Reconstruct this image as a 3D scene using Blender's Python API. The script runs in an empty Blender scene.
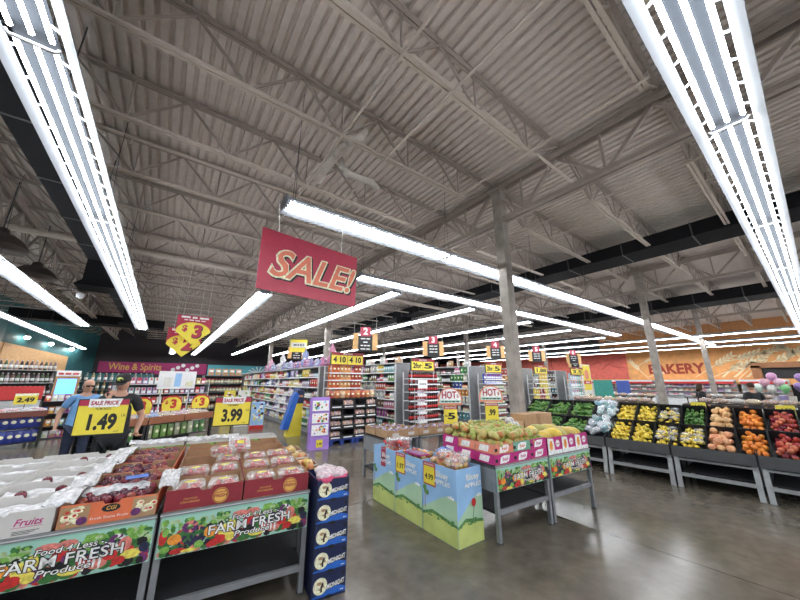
import bpy, bmesh, math, random
from mathutils import Vector, Matrix
R = random.Random(11)
SC = bpy.context.scene
COL = SC.collection
PI = math.pi
rad = math.radians

# ------------------------------------------------------------------ materials
MATS = {}
def nodes(name):
    m = bpy.data.materials.new(name); m.use_nodes = True
    nt = m.node_tree; b = nt.nodes['Principled BSDF']
    MATS[name] = m
    return m, nt, b
def ramp(nt, stops, interp='LINEAR'):
    r = nt.nodes.new('ShaderNodeValToRGB'); r.color_ramp.interpolation = interp
    e = r.color_ramp.elements
    while len(e) < len(stops): e.new(.5)
    for i, (p, c) in enumerate(stops):
        e[i].position = p; e[i].color = (*c, 1)
    return r
def noise(nt, scale, detail=3, coord='Object', stretch=None):
    tc = nt.nodes.new('ShaderNodeTexCoord'); n = nt.nodes.new('ShaderNodeTexNoise')
    n.inputs['Scale'].default_value = scale; n.inputs['Detail'].default_value = detail
    if stretch:
        mp = nt.nodes.new('ShaderNodeMapping'); mp.inputs['Scale'].default_value = stretch
        nt.links.new(tc.outputs[coord], mp.inputs['Vector']); nt.links.new(mp.outputs[0], n.inputs['Vector'])
    else:
        nt.links.new(tc.outputs[coord], n.inputs['Vector'])
    return n
def mat(name, c, rough=.5, metal=0., var=.12, scale=9., stretch=None, bump=0., spec=None):
    """plain surface with a little procedural variation"""
    m, nt, b = nodes(name)
    n = noise(nt, scale, stretch=stretch)
    lo = tuple(max(0, x*(1-var)) for x in c); hi = tuple(min(1, x*(1+var)) for x in c)
    r = ramp(nt, [(.3, lo), (.7, hi)])
    nt.links.new(n.outputs['Fac'], r.inputs[0]); nt.links.new(r.outputs[0], b.inputs['Base Color'])
    b.inputs['Roughness'].default_value = rough; b.inputs['Metallic'].default_value = metal
    if spec is not None: b.inputs['Specular IOR Level'].default_value = spec
    if bump:
        bp = nt.nodes.new('ShaderNodeBump'); bp.inputs['Strength'].default_value = bump; bp.inputs['Distance'].default_value = .01
        nt.links.new(n.outputs['Fac'], bp.inputs['Height']); nt.links.new(bp.outputs[0], b.inputs['Normal'])
    return m
def omat(name, rough=.45, var=.25, scale=14., spot=None):
    """colour taken from the object's own colour, varied by noise"""
    m, nt, b = nodes(name)
    oi = nt.nodes.new('ShaderNodeObjectInfo'); n = noise(nt, scale)
    mx = nt.nodes.new('ShaderNodeMix'); mx.data_type = 'RGBA'; mx.blend_type = 'MULTIPLY'
    mx.inputs[0].default_value = 1
    r = ramp(nt, [(.3, (1-var,)*3), (.7, (1, 1, 1))])
    nt.links.new(n.outputs['Fac'], r.inputs[0])
    nt.links.new(oi.outputs['Color'], mx.inputs[6]); nt.links.new(r.outputs[0], mx.inputs[7])
    out = mx.outputs[2]
    if spot:
        n2 = noise(nt, 6, 2); r2 = ramp(nt, [(.5, (0, 0, 0)), (.68, (1, 1, 1))])
        nt.links.new(n2.outputs['Fac'], r2.inputs[0])
        m2 = nt.nodes.new('ShaderNodeMix'); m2.data_type = 'RGBA'
        nt.links.new(r2.outputs[0], m2.inputs[0]); nt.links.new(out, m2.inputs[6]); m2.inputs[7].default_value = (*spot, 1)
        out = m2.outputs[2]
    nt.links.new(out, b.inputs['Base Color']); b.inputs['Roughness'].default_value = rough
    return m
def glow(name, c, s):
    m, nt, b = nodes(name)
    n = noise(nt, 3); r = ramp(nt, [(.3, tuple(x*.96 for x in c)), (.7, c)])
    nt.links.new(n.outputs['Fac'], r.inputs[0]); nt.links.new(r.outputs[0], b.inputs['Emission Color'])
    b.inputs['Emission Strength'].default_value = s; b.inputs['Base Color'].default_value = (*c, 1)
    return m
def film(name, c, alpha, rough=.12):
    """thin clear plastic"""
    m, nt, b = nodes(name)
    n = noise(nt, 25); r = ramp(nt, [(.35, (alpha*.6,)*3), (.7, (min(1, alpha*1.4),)*3)])
    nt.links.new(n.outputs['Fac'], r.inputs[0]); nt.links.new(r.outputs[0], b.inputs['Alpha'])
    bp = nt.nodes.new('ShaderNodeBump'); bp.inputs['Strength'].default_value = .6; bp.inputs['Distance'].default_value = .01
    nt.links.new(n.outputs['Fac'], bp.inputs['Height']); nt.links.new(bp.outputs[0], b.inputs['Normal'])
    b.inputs['Base Color'].default_value = (*c, 1); b.inputs['Roughness'].default_value = rough
    return m

# ------------------------------------------------------------------ mesh builder
_txt = {}
def text2d(s, bold=0., shear=0., font_align='CENTER'):
    k = (s, bold, shear, font_align)
    if k not in _txt:
        cu = bpy.data.curves.new('t', 'FONT'); cu.body = s; cu.align_x = font_align; cu.align_y = 'CENTER'
        cu.offset = bold; cu.shear = shear; cu.resolution_u = 3
        ob = bpy.data.objects.new('t', cu); COL.objects.link(ob)
        dg = bpy.context.evaluated_depsgraph_get()
        me = bpy.data.meshes.new_from_object(ob.evaluated_get(dg))
        _txt[k] = ([tuple(v.co) for v in me.vertices], [tuple(p.vertices) for p in me.polygons])
        bpy.data.objects.remove(ob); bpy.data.meshes.remove(me); bpy.data.curves.remove(cu)
    return _txt[k]

class MB:
    def __init__(s): s.v = []; s.f = []; s.m = []; s.sm = []; s.ms = []
    def mi(s, m):
        if m not in s.ms: s.ms.append(m)
        return s.ms.index(m)
    def add(s, vs, fs, m, smooth=False):
        o = len(s.v); i = s.mi(m)
        s.v += [tuple(v) for v in vs]
        for f in fs: s.f.append(tuple(o+k for k in f)); s.m.append(i); s.sm.append(smooth)
        return s
    def box(s, x0, x1, y0, y1, z0, z1, m, ch=0.):
        if x0 > x1: x0, x1 = x1, x0
        if y0 > y1: y0, y1 = y1, y0
        if z0 > z1: z0, z1 = z1, z0
        if ch:  # chamfered along the vertical edges and the top
            c = min(ch, (x1-x0)/2.2, (y1-y0)/2.2)
            def ring(z, k):
                return [(x0+c, y0+k, z), (x1-c, y0+k, z), (x1-k, y0+c, z), (x1-k, y1-c, z), (x1-c, y1-k, z), (x0+c, y1-k, z), (x0+k, y1-c, z), (x0+k, y0+c, z)]
            vs = ring(z0, 0)+ring(z1-c*.7, 0)+ring(z1, c*.6)
            fs = [tuple(range(7, -1, -1)), tuple(range(16, 24))]
            for r in (0, 8):
                for k in range(8): fs.append((r+k, r+(k+1) % 8, r+8+(k+1) % 8, r+8+k))
            return s.add(vs, fs, m)
        return s.add([(x0,y0,z0),(x1,y0,z0),(x1,y1,z0),(x0,y1,z0),(x0,y0,z1),(x1,y0,z1),(x1,y1,z1),(x0,y1,z1)],
                     [(3,2,1,0),(4,5,6,7),(0,1,5,4),(1,2,6,5),(2,3,7,6),(3,0,4,7)], m)
    def frustum(s, b, t, m):   # b, t: (x0,x1,y0,y1,z)
        P = lambda q: [(q[0],q[2],q[4]),(q[1],q[2],q[4]),(q[1],q[3],q[4]),(q[0],q[3],q[4])]
        return s.add(P(b)+P(t), [(3,2,1,0),(4,5,6,7),(0,1,5,4),(1,2,6,5),(2,3,7,6),(3,0,4,7)], m)
    def beam(s, p, q, w, h, m, upv=(0,0,1)):
        p = Vector(p); q = Vector(q); d = (q-p).normalized(); u = Vector(upv)
        if abs(d.dot(u)) > .99: u = Vector((0,1,0))
        x = d.cross(u).normalized()*w/2; z = x.cross(d).normalized()*h/2
        vs = [p-x-z, p+x-z, p+x+z, p-x+z, q-x-z, q+x-z, q+x+z, q-x+z]
        return s.add(vs, [(0,1,2,3),(7,6,5,4),(0,4,5,1),(1,5,6,2),(2,6,7,3),(3,7,4,0)], m)
    def tube(s, pts, r, m, n=8, caps=True):
        pts = [Vector(p) for p in pts]; vs = []; fs = []; k = len(pts)
        rs = r if isinstance(r, (list, tuple)) else [r]*k
        up = Vector((0,0,1))
        for i, p in enumerate(pts):
            d = (pts[min(i+1,k-1)]-pts[max(i-1,0)]).normalized()
            u = up if abs(d.dot(up)) < .95 else Vector((0,1,0))
            x = d.cross(u).normalized(); y = x.cross(d).normalized()
            for j in range(n):
                a = 2*PI*j/n; vs.append(p+x*math.cos(a)*rs[i]+y*math.sin(a)*rs[i])
        for i in range(k-1):
            for j in range(n): fs.append((i*n+j, i*n+(j+1) % n, (i+1)*n+(j+1) % n, (i+1)*n+j))
        s.add(vs, fs, m, True)
        if caps: s.add(vs[:n], [tuple(range(n-1,-1,-1))], m); s.add(vs[-n:], [tuple(range(n))], m)
        return s
    def lathe(s, prof, m, n=12, c=(0,0,0), smooth=True, sx=1., sy=1.):
        vs = []; fs = []; k = len(prof)
        for r, z in prof:
            for j in range(n):
                a = 2*PI*j/n; vs.append((c[0]+r*math.cos(a)*sx, c[1]+r*math.sin(a)*sy, c[2]+z))
        for i in range(k-1):
            for j in range(n): fs.append((i*n+j, i*n+(j+1) % n, (i+1)*n+(j+1) % n, (i+1)*n+j))
        fs += [tuple(range(n-1,-1,-1)), tuple((k-1)*n+j for j in range(n))]
        return s.add(vs, fs, m, smooth)
    def ell(s, c, r, m, n=10, k=6, jit=0., rot=None, smooth=True):
        vs = []; fs = []; rx, ry, rz = r if isinstance(r, (list, tuple)) else (r, r, r)
        for i in range(1, k):
            t = PI*i/k
            for j in range(n):
                a = 2*PI*j/n; q = 1+(R.random()-.5)*jit
                vs.append(Vector((rx*math.sin(t)*math.cos(a)*q, ry*math.sin(t)*math.sin(a)*q, -rz*math.cos(t)*q)))
        vs += [Vector((0,0,-rz)), Vector((0,0,rz))]
        for i in range(k-2):
            for j in range(n): fs.append((i*n+j, i*n+(j+1) % n, (i+1)*n+(j+1) % n, (i+1)*n+j))
        b = (k-1)*n
        for j in range(n): fs.append((b, (j+1) % n, j)); fs.append((b+1, (k-2)*n+j, (k-2)*n+(j+1) % n))
        if rot is not None: vs = [rot @ v for v in vs]
        return s.add([v+Vector(c) for v in vs], fs, m, smooth)
    def prism(s, poly, o, ux, uy, th, m):
        """polygon in the plane (o, ux, uy), thickness th along its normal"""
        o = Vector(o); ux = Vector(ux); uy = Vector(uy); n = ux.cross(uy).normalized()*th; k = len(poly)
        a = [o+ux*p[0]+uy*p[1] for p in poly]
        return s.add(a+[v+n for v in a], [tuple(range(k-1,-1,-1)), tuple(range(k,2*k))]+[(i,(i+1)%k,k+(i+1)%k,k+i) for i in range(k)], m)
    def disc(s, c, r, ux, uy, th, m, n=14, ry=None, a0=0., a1=2*PI):
        full = abs(a1-a0-2*PI) < 1e-6
        ry = ry or r
        P = [(r*math.cos(a0+(a1-a0)*j/(n if full else n-1)), ry*math.sin(a0+(a1-a0)*j/(n if full else n-1))) for j in range(n)]
        return s.prism(P, c, ux, uy, th, m)
    def text(s, t, o, ux, uy, size, m, bold=0., shear=0., th=.0, fit=None, align='CENTER', stretch=1.):
        if t.startswith('~'):      # unreadable small print: a row of short strokes
            k = int(t[1:]); q = random.Random(k*7+int(size*1000)); x = 0; v = []; f = []
            for i in range(k):
                w = .5+q.random()*.9; b_ = len(v); v += [(x,-.28,0),(x+w,-.28,0),(x+w,.28,0),(x,.28,0)]; f.append((b_,b_+1,b_+2,b_+3)); x += w+.3
            v = [(p[0]-(x-.3)/2, p[1], 0) for p in v]
        else: v, f = text2d(t, bold, shear, align)
        o = Vector(o); ux = Vector(ux).normalized(); uy = Vector(uy).normalized()
        sx = size*stretch
        if fit:
            w = max(p[0] for p in v)-min(p[0] for p in v); sx = fit/w
        n = ux.cross(uy)*th
        return s.add([o+ux*p[0]*sx+uy*p[1]*size+n for p in v], f, m)
    def xf(s, M):
        s.v = [tuple(M @ Vector(v)) for v in s.v]; return s
    def mesh(s, name='m'):
        me = bpy.data.meshes.new(name); me.from_pydata(s.v, [], s.f)
        for k in s.ms: me.materials.append(MATS[k])
        me.polygons.foreach_set('material_index', s.m); me.polygons.foreach_set('use_smooth', s.sm)
        me.update(); return me
    def build(s, name, parent=None, loc=(0,0,0), rz=0., color=None):
        me = s.mesh(name)
        o = bpy.data.objects.new(name, me); COL.objects.link(o)
        o.location = loc; o.rotation_euler = (0,0,rz)
        if parent: o.parent = parent
        if color: o.color = (*color, 1)
        return o
USED = {}
def tag(o, label, cat, group=None, kind=None):
    o['label'] = label; o['category'] = cat
    if group: o['group'] = group
    if kind: o['kind'] = kind
    return o
def thing(name, label, cat, loc=(0,0,0), rz=0., group=None):
    o = bpy.data.objects.new(name, None); COL.objects.link(o)
    o.empty_display_size = .1; o.location = loc; o.rotation_euler = (0,0,rz)
    return tag(o, label, cat, group)
def struct(mb, name):
    o = mb.build(name); o['kind'] = 'structure'; return o
def kids(o): return [c for c in ALLKIDS.get(o.name, [])]
ALLKIDS = {}
def dup(o, loc=None, rz=None, label=None, group=None, color=None, parent=None, rot=None, scale=None):
    c = o.copy(); COL.objects.link(c)
    if parent is not None: c.parent = parent
    if loc is not None: c.location = loc
    if rz is not None: c.rotation_euler = (0,0,rz)
    if rot is not None: c.rotation_euler = rot
    if scale is not None: c.scale = (scale,)*3 if not isinstance(scale, tuple) else scale
    if label: c['label'] = label
    if group: c['group'] = group
    if color: c.color = (*color, 1)
    for ch in list(o.children): dup(ch, parent=c)
    return c
class Proto:
    """first use links the prototype itself, later uses copy it"""
    def __init__(s, fn): s.fn = fn; s.o = None
    def put(s, label, cat, group=None, loc=(0,0,0), rz=0., rot=None, color=None, scale=None):
        if s.o is None:
            s.o = s.fn(); o = s.o
        else:
            o = dup(s.o)
        o.location = loc; o.rotation_euler = rot if rot is not None else (0,0,rz)
        o.scale = (1,1,1) if scale is None else ((scale,)*3 if not isinstance(scale, tuple) else scale)
        for k in ('group',):
            if k in o: del o[k]
        if color: o.color = (*color, 1)
        return tag(o, label, cat, group)
X3 = Vector((1,0,0)); Y3 = Vector((0,1,0)); Z3 = Vector((0,0,1))
def loc2(o, rz, x, y, z=0):
    c, s_ = math.cos(rz), math.sin(rz)
    return (o[0]+x*c-y*s_, o[1]+x*s_+y*c, o[2]+z)
def jc(c, a=.12):   # jitter a colour
    k = 1+(R.random()-.5)*a*2
    return tuple(max(0, min(1, x*k*(1+(R.random()-.5)*a))) for x in c)

# common materials
mat('ceiling_paint', (.60,.53,.485), .75, var=.06)
mat('steel_paint', (.33,.275,.24), .6, var=.08)
mat('pipe_paint', (.54,.47,.41), .5, var=.06)
mat('pvc', (.55,.50,.45), .5, var=.1)
mat('black_paint', (.008,.008,.010), .85, spec=.2)
mat('dark_brown', (.05,.035,.03), .5)
mat('white_enamel', (.82,.84,.88), .35, var=.04)
mat('light_grey', (.55,.56,.57), .5)
mat('mid_grey', (.22,.23,.24), .45)
mat('leg_steel', (.25,.26,.28), .4, metal=.3)
mat('rack_steel', (.36,.37,.38), .4, metal=.3)
mat('charcoal', (.055,.056,.06), .5)
mat('black', (.012,.012,.014), .45)
mat('black_cloth', (.018,.018,.022), .85, bump=.3, scale=60)
mat('white', (.8,.8,.8), .5, var=.05)
mat('offwhite', (.72,.71,.67), .6, var=.08)
mat('sign_red', (.42,.028,.065), .4, var=.06)
mat('sign_yellow', (.80,.66,.06), .5, var=.05)
mat('ink', (.01,.01,.012), .5)
mat('navy', (.012,.02,.075), .4)
mat('blue', (.02,.12,.50), .45)
mat('sky_print', (.30,.52,.80), .5, var=.1, scale=3)
mat('hill_print', (.42,.62,.42), .5, var=.1, scale=3)
mat('lime_print', (.55,.63,.20), .5, var=.1, scale=5)
mat('green_print', (.10,.26,.08), .5, var=.4, scale=30)
mat('kraft', (.42,.26,.14), .75, var=.12)
mat('kraft_in', (.34,.20,.11), .8, var=.12)
mat('carton_white', (.60,.58,.56), .6, var=.06)
mat('carton_red', (.26,.022,.035), .5, var=.1)
mat('carton_magenta', (.50,.02,.20), .45, var=.1)
mat('orange_print', (.72,.17,.07), .5, var=.08)
mat('gold', (.75,.42,.10), .5)
mat('teal_print', (.35,.62,.52), .5, var=.06, scale=3)
mat('wood', (.45,.22,.09), .5, var=.2, stretch=(1,12,12))
mat('board_tan', (.70,.42,.17), .55, var=.1)
mat('shelf_white', (.66,.67,.68), .4, var=.05)
mat('concrete_grey', (.4,.39,.37), .6)
film('clear_film', (.9,.92,.95), .28)
film('liner', (.70,.70,.72), .7, .35)
film('clear_plastic', (.92,.94,.95), .22, .06)
omat('own', .45); omat('own_matte', .75, .3); omat('own_gloss', .28, .2)
# ================================================================== SETTING
WR, WB, WL, ZC = 33., 34., -7.2, 6.
# floor: sealed concrete, mottled, glossy, with joints
m, nt, b = nodes('concrete_floor')
n1 = noise(nt, .9, 6); n2 = noise(nt, 7, 5)
r1 = ramp(nt, [(.3, (.105,.090,.070)), (.55, (.150,.130,.103)), (.75, (.205,.18,.145))])
r2 = ramp(nt, [(.3, (.78,.78,.78)), (.7, (1.12,1.12,1.12))])
nt.links.new(n1.outputs['Fac'], r1.inputs[0]); nt.links.new(n2.outputs['Fac'], r2.inputs[0])
mx = nt.nodes.new('ShaderNodeMix'); mx.data_type = 'RGBA'; mx.blend_type = 'MULTIPLY'; mx.inputs[0].default_value = 1
nt.links.new(r1.outputs[0], mx.inputs[6]); nt.links.new(r2.outputs[0], mx.inputs[7])
br = nt.nodes.new('ShaderNodeTexBrick'); tc = nt.nodes.new('ShaderNodeTexCoord')
br.offset = 0; br.inputs['Scale'].default_value = 1; br.inputs['Brick Width'].default_value = 4.4; br.inputs['Row Height'].default_value = 4.4
br.inputs['Mortar Size'].default_value = .006; br.inputs['Color1'].default_value = br.inputs['Color2'].default_value = (1,1,1,1); br.inputs['Mortar'].default_value = (.45,.45,.45,1)
nt.links.new(tc.outputs['Object'], br.inputs['Vector'])
mj = nt.nodes.new('ShaderNodeMix'); mj.data_type = 'RGBA'; mj.blend_type = 'MULTIPLY'; mj.inputs[0].default_value = 1
nt.links.new(mx.outputs[2], mj.inputs[6]); nt.links.new(br.outputs['Color'], mj.inputs[7])
nt.links.new(mj.outputs[2], b.inputs['Base Color'])
rr = ramp(nt, [(.3, (.15,)*3), (.7, (.24,)*3)]); nt.links.new(n1.outputs['Fac'], rr.inputs[0]); nt.links.new(rr.outputs[0], b.inputs['Roughness'])
n3 = noise(nt, 2.2, 4); bp = nt.nodes.new('ShaderNodeBump'); bp.inputs['Strength'].default_value = .05; bp.inputs['Distance'].default_value = .02
nt.links.new(n3.outputs['Fac'], bp.inputs['Height']); nt.links.new(bp.outputs[0], b.inputs['Normal'])
b.inputs['Specular IOR Level'].default_value = .4
struct(MB().box(WL-1, WR+.3, -7, WB+.3, -.2, 0, 'concrete_floor'), 'floor')

# ribbed steel roof deck: ribs run along y
mb = MB(); x = WL-1; vs = []; P = .15
prof = [(0,0), (.085,0), (.10,.045), (.14,.045), (.15,0)]
pts = []
while x < WR+.3:
    pts += [(x+a, ZC+h) for a, h in prof[:-1]]; x += P
vs = [(a, -7, h) for a, h in pts]+[(a, WB+.3, h) for a, h in pts]; k = len(pts)
mb.add(vs, [(i, i+1, k+i+1, k+i) for i in range(k-1)], 'ceiling_paint')
mb.box(WL-1, WR+.3, -7, WB+.3, ZC+.1, ZC+.2, 'ceiling_paint')
struct(mb, 'ceiling')

# walls
mat('wall_dark', (.030,.024,.030), .7); mat('wall_teal', (.035,.15,.165), .6, scale=3)
mat('wall_aqua', (.10,.42,.50), .6); mat('wall_magenta', (.40,.03,.15), .6)
mat('wall_coral', (.74,.15,.11), .6, scale=4); mat('coral_dark', (.56,.085,.065), .6)
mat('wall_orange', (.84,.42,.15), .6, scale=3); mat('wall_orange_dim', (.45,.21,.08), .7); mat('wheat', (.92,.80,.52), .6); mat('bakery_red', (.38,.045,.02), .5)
mb = MB()
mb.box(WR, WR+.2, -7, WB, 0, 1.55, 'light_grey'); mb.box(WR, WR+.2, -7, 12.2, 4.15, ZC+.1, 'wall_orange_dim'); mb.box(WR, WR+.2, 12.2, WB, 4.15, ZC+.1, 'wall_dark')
mb.box(WR, WR+.2, -7, WB, 1.55, 4.15, 'wall_orange')
struct(mb, 'wall_right')
mb = MB()
mb.box(WL-1, WR+.2, WB, WB+.2, 0, ZC+.1, 'wall_dark')
struct(mb, 'wall_back')
mb = MB(); mb.box(WL-.2, WL, -7, 26, 0, ZC+.1, 'wall_teal')
mb.prism([(0,0),(8.45,0),(8.45,ZC+.1),(0,ZC+.1)], (WL,26,0), Vector((2.7,8,0)).normalized(), Z3, -.2, 'wall_teal')
struct(mb, 'wall_left')

# painted sign bands on the walls
mb = MB(); mb.box(WR-.06, WR, 10.2, 33.5, 1.9, 4.15, 'wall_coral')
for k in range(26):     # darker swirl leaves printed on the band
    y = 10.8+k*.86+R.random()*.3; z = 2.3+R.random()*1.3; a = R.random()*PI; L = .5+R.random()*.5
    P_ = [(-L,0),(-L*.5,.09),(0,.16),(L*.5,.1),(L,0),(L*.5,-.02),(0,.02),(-L*.5,.0)]
    mb.prism(P_, (WR-.065, y, z), (0,-math.cos(a),math.sin(a)), (0,math.sin(a),math.cos(a)), .004, 'coral_dark')
tag(mb.build('wall_band'), 'coral red wall band with darker leaf swirls behind the grocery aisles', 'wall sign')
mb = MB(); mb.box(WR-.06, WR, -6.5, 10.2, 1.9, 4.15, 'wall_orange')
def wheat(y, z, a, s):
    d = Vector((0,-math.cos(a),math.sin(a))); u = Vector((0,math.sin(a),math.cos(a)))
    mb.prism([(-1.5*s,-.02),(1.2*s,-.03),(1.2*s,.03),(-1.5*s,.02)], (WR-.062,y,z), d, u, .004, 'wheat')
    for k in range(5):
        for q in (1,-1):
            e = d*math.cos(.55)+u*q*math.sin(.55); f = e.cross(Vector((1,0,0)))
            mb.disc(Vector((WR-.062,y,z))+d*(k*.26*s)+e*.2*s, .19*s, e, f, .004, 'wheat', 8, .065*s)
for y, z, a, s in [(9.4,2.7,2.2,.8),(8.9,3.3,.5,.6),(8.1,2.3,.3,.5),(4.6,2.9,.6,1.0),(3.9,2.5,.45,1.1),(3.4,3.3,.35,1.0),(2.8,2.7,.8,1.0),(2.2,3.6,.3,.9),(1.6,3.1,.5,1.),(.8,3.5,2.3,.9),(.2,3.7,.9,.8),(-.6,3.6,.5,.9),(-1.4,3.7,.7,.8),(-2.4,3.6,.5,.9)]: wheat(y, z, a, s)
for k in range(9):
    y = 4.4-k*.62; mb.prism([(-.09,0),(.09,0),(.05,1.5),(-.05,1.6)], (WR-.062, y, 2.0+(.4 if k > 3 else 0)), (0,-1,.0), (0,-.75,.75), .004, 'wheat')
mb.text('BAKERY', (WR-.075, 7.0, 2.65), (0,-1,0), (0,0,1), 1.05, 'bakery_red', bold=.035, th=.03, fit=3.5)
tag(mb.build('bakery_sign'), 'orange wall sign with wheat stalks reading BAKERY in dark red', 'wall sign')
mb = MB(); mb.box(WR-.9, WR-.07, -6.5, 9.6, 1.5, 1.88, 'wall_orange')
tag(mb.build('bakery_soffit'), 'plain orange ledge under the BAKERY wall sign', 'soffit')

mb = MB(); mb.box(-4.2, 3.1, WB-.12, WB, 2.3, 3.25, 'wall_magenta')
mb.text('Wine & Spirits', (-1.9, WB-.13, 2.85), X3, Z3, .75, 'gold', bold=.02, fit=3.4); 
for k in range(6): mb.disc((.6+k*.35, WB-.125, 2.7+(k % 3)*.18), .16, X3, Z3, -.004, 'white', 10)
tag(mb.build('wall_band'), 'magenta wall band lettered for wine along the far back wall', 'wall sign')
mb = MB(); mb.box(3.2, 9.5, WB-.12, WB, 1.9, 3.2, 'wall_aqua')
for k in range(14):
    a = PI*2*k/14; mb.prism([(.2,-.03),(1.0,-.07),(1.0,.07),(.2,.03)], (7.6,WB-.121,2.5), (math.cos(a),0,math.sin(a)*.62), (-math.sin(a),0,math.cos(a)*.62), -.004, 'white')
tag(mb.build('wall_band'), 'aqua wall band with a white starburst on the far back wall', 'wall sign')
mb = MB(); mb.box(-4.4, -.6, WB-1.6, WB-1.45, .9, 2.3, 'wall_teal'); mb.box(-4.4,-.6,WB-1.7,WB-1.4,2.3,2.38,'black_paint')
tag(mb.build('partition_panel'), 'teal partition panel under the magenta wine band', 'partition')

mat('column_paint', (.30,.265,.235), .6, var=.25, scale=5)
# columns and roof steel
XG = [-3.45, 5.35, 14.15, 22.95, 31.75]
for i, gx in enumerate(XG[1:4]):
    for gy in (3.5, 12.3, 21.1):
        mb = MB(); w = .105
        mb.box(gx-w, gx+w, gy-w, gy+w, 0, 5.95, 'column_paint', .012)
        mb.box(gx-.17, gx+.17, gy-.17, gy+.17, 5.78, 5.82, 'steel_paint'); mb.box(gx-.18, gx+.18, gy-.18, gy+.18, 0, .025, 'steel_paint')
        struct(mb, 'column')
def joist_mesh(L):
    mb = MB(); zt, zb = ZC-.035, ZC-.75; a = .55
    for s in (-.028, .028):
        mb.box(0, L, s*1.0-.022, s*1.0+.022, zt-.035, zt, 'steel_paint')
        mb.box(a+.5, L-a-.5, s-.02, s+.02, zb, zb+.035, 'pipe_paint')
    n = 6; p = (L-2*a)/n
    mb.beam((a*.2,0,zt-.02),(a+.6,0,zb+.02),.03,.03,'steel_paint'); mb.beam((L-a*.2,0,zt-.02),(L-a-.6,0,zb+.02),.03,.03,'steel_paint')
    for k in range(n):
        x0 = a+k*p
        mb.beam((x0,0,zt-.03),(x0+p*.5,0,zb+.03),.028,.028,'steel_paint')
        mb.beam((x0+p*.5,0,zb+.03),(x0+p,0,zt-.03),.028,.028,'steel_paint')
        mb.beam((x0+p*.5,0,zb+.03),(x0+p*.5,0,zt-.03),.02,.02,'steel_paint')
    return mb.mesh('ceiling_joist')
jm = joist_mesh(8.8); 
for gx in [-12.25]+XG[:4]:
    for k in range(27):
        y = -4.0+1.5*k+.1
        if gx < -10 and y < 3: continue
        o = bpy.data.objects.new('ceiling_beam', jm); COL.objects.link(o); o.location = (gx, y, 0); o['kind'] = 'structure'
def girder(gx):
    mb = MB(); y0, y1 = -7, WB
    for s in (-.07, .07):
        mb.box(gx+s-.045, gx+s+.045, y0, y1, ZC-.12, ZC-.095, 'steel_paint'); mb.box(gx+s-.012, gx+s+.012, y0, y1, ZC-.22, ZC-.12, 'steel_paint')
        mb.box(gx+s-.045, gx+s+.045, y0, y1, ZC-1.0, ZC-.975, 'steel_paint'); mb.box(gx+s-.012, gx+s+.012, y0, y1, ZC-.975, ZC-.9, 'steel_paint')
    y = 3.5-8.8; k = 0
    while y < y1-1.5:
        mb.beam((gx,y,ZC-.2),(gx,y+.75,ZC-.95),.06,.06,'steel_paint'); mb.beam((gx,y+.75,ZC-.95),(gx,y+1.5,ZC-.2),.05,.05,'steel_paint')
        mb.beam((gx,y+.75,ZC-.95),(gx,y+.75,ZC-.2),.035,.035,'steel_paint')
        y += 1.5
    struct(mb, 'ceiling_girder_beam')
for gx in XG[:4]: girder(gx)

# overhead pipes and conduits
def pipe(name, label, cat, pts, r, m='pipe_paint', group=None):
    mb = MB(); mb.tube(pts, r, m, 8)
    tag(mb.build(name), label, cat, group)
    return mb
pipe('sprinkler_pipe', 'cream sprinkler main running across under the roof joists beyond the sale banner', 'pipe', [(-7,10.4,5.1),(WR-.5,10.4,5.1)], .075)
for y, lb in ((2.2, 'long thin sprinkler pipe passing above the end of the nearest lit row'), (5.95,'long thin sprinkler pipe over the white bent duct'), (14.6,'thin sprinkler pipe deep in the roof beyond the main pipe')):
    mb = MB(); mb.tube([(-6.9,y,5.55),(WR-.5,y,5.55)], .03, 'pipe_paint', 6)
    for k in range(12):
        x = -4+k*3.; mb.tube([(x,y,5.52),(x,y,5.42)], .012, 'pipe_paint', 6); mb.lathe([(.03,0),(.03,.006)], 'pipe_paint', 8, (x,y,5.415))
    tag(mb.build('sprinkler_pipe'), lb, 'pipe')
for (x, y0, y1, z, lb) in ((1.55,-3,24,5.15,'thin conduit running lengthwise over the red sale banner'),(2.35,-3,16,5.2,'second thin conduit running lengthwise right of the sale banner'),(4.1,.5,7.6,5.22,'short conduit just left of the main roof girder'),(6.4,-4,9,5.2,'conduit crossing under the roof just right of the front column'),(7.6,-3,14,5.35,'conduit hung midway between front column and black duct')):
    pipe('conduit', lb, 'conduit', [(x,y0,z),(x,y1,z)], .02)
mb = MB()
mb.tube([(2.07, 3.77, 5.75), (1.9, 3.59, 5.4), (1.76, 3.64, 5.3), (1.71, 4.03, 5.3), (1.71, 4.51, 5.3), (1.71, 4.78, 5.25)], .075, 'pvc', 10)
for p in ((1.76, 3.64, 5.3), (1.71, 4.03, 5.3)): mb.ell(p, .088, 'pvc', 10, 6)
tag(mb.build('vent_pipe'), 'upper white elbow vent pipe hanging under the roof deck', 'pipe')
mb = MB(); mb.tube([(1.94, 4.33, 5.5), (1.86, 4.11, 5.2), (1.96, 4.1, 5.1), (2.18, 4.1, 5.1), (2.41, 4.07, 5.1), (2.56, 4.07, 5.0)], .06, 'pvc', 10)
for p in ((1.96, 4.1, 5.1), (2.41, 4.07, 5.1)): mb.ell(p, .07, 'pvc', 10, 6)
tag(mb.build('vent_pipe'), 'lower white hooked vent pipe hanging under the roof deck', 'pipe')

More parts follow.
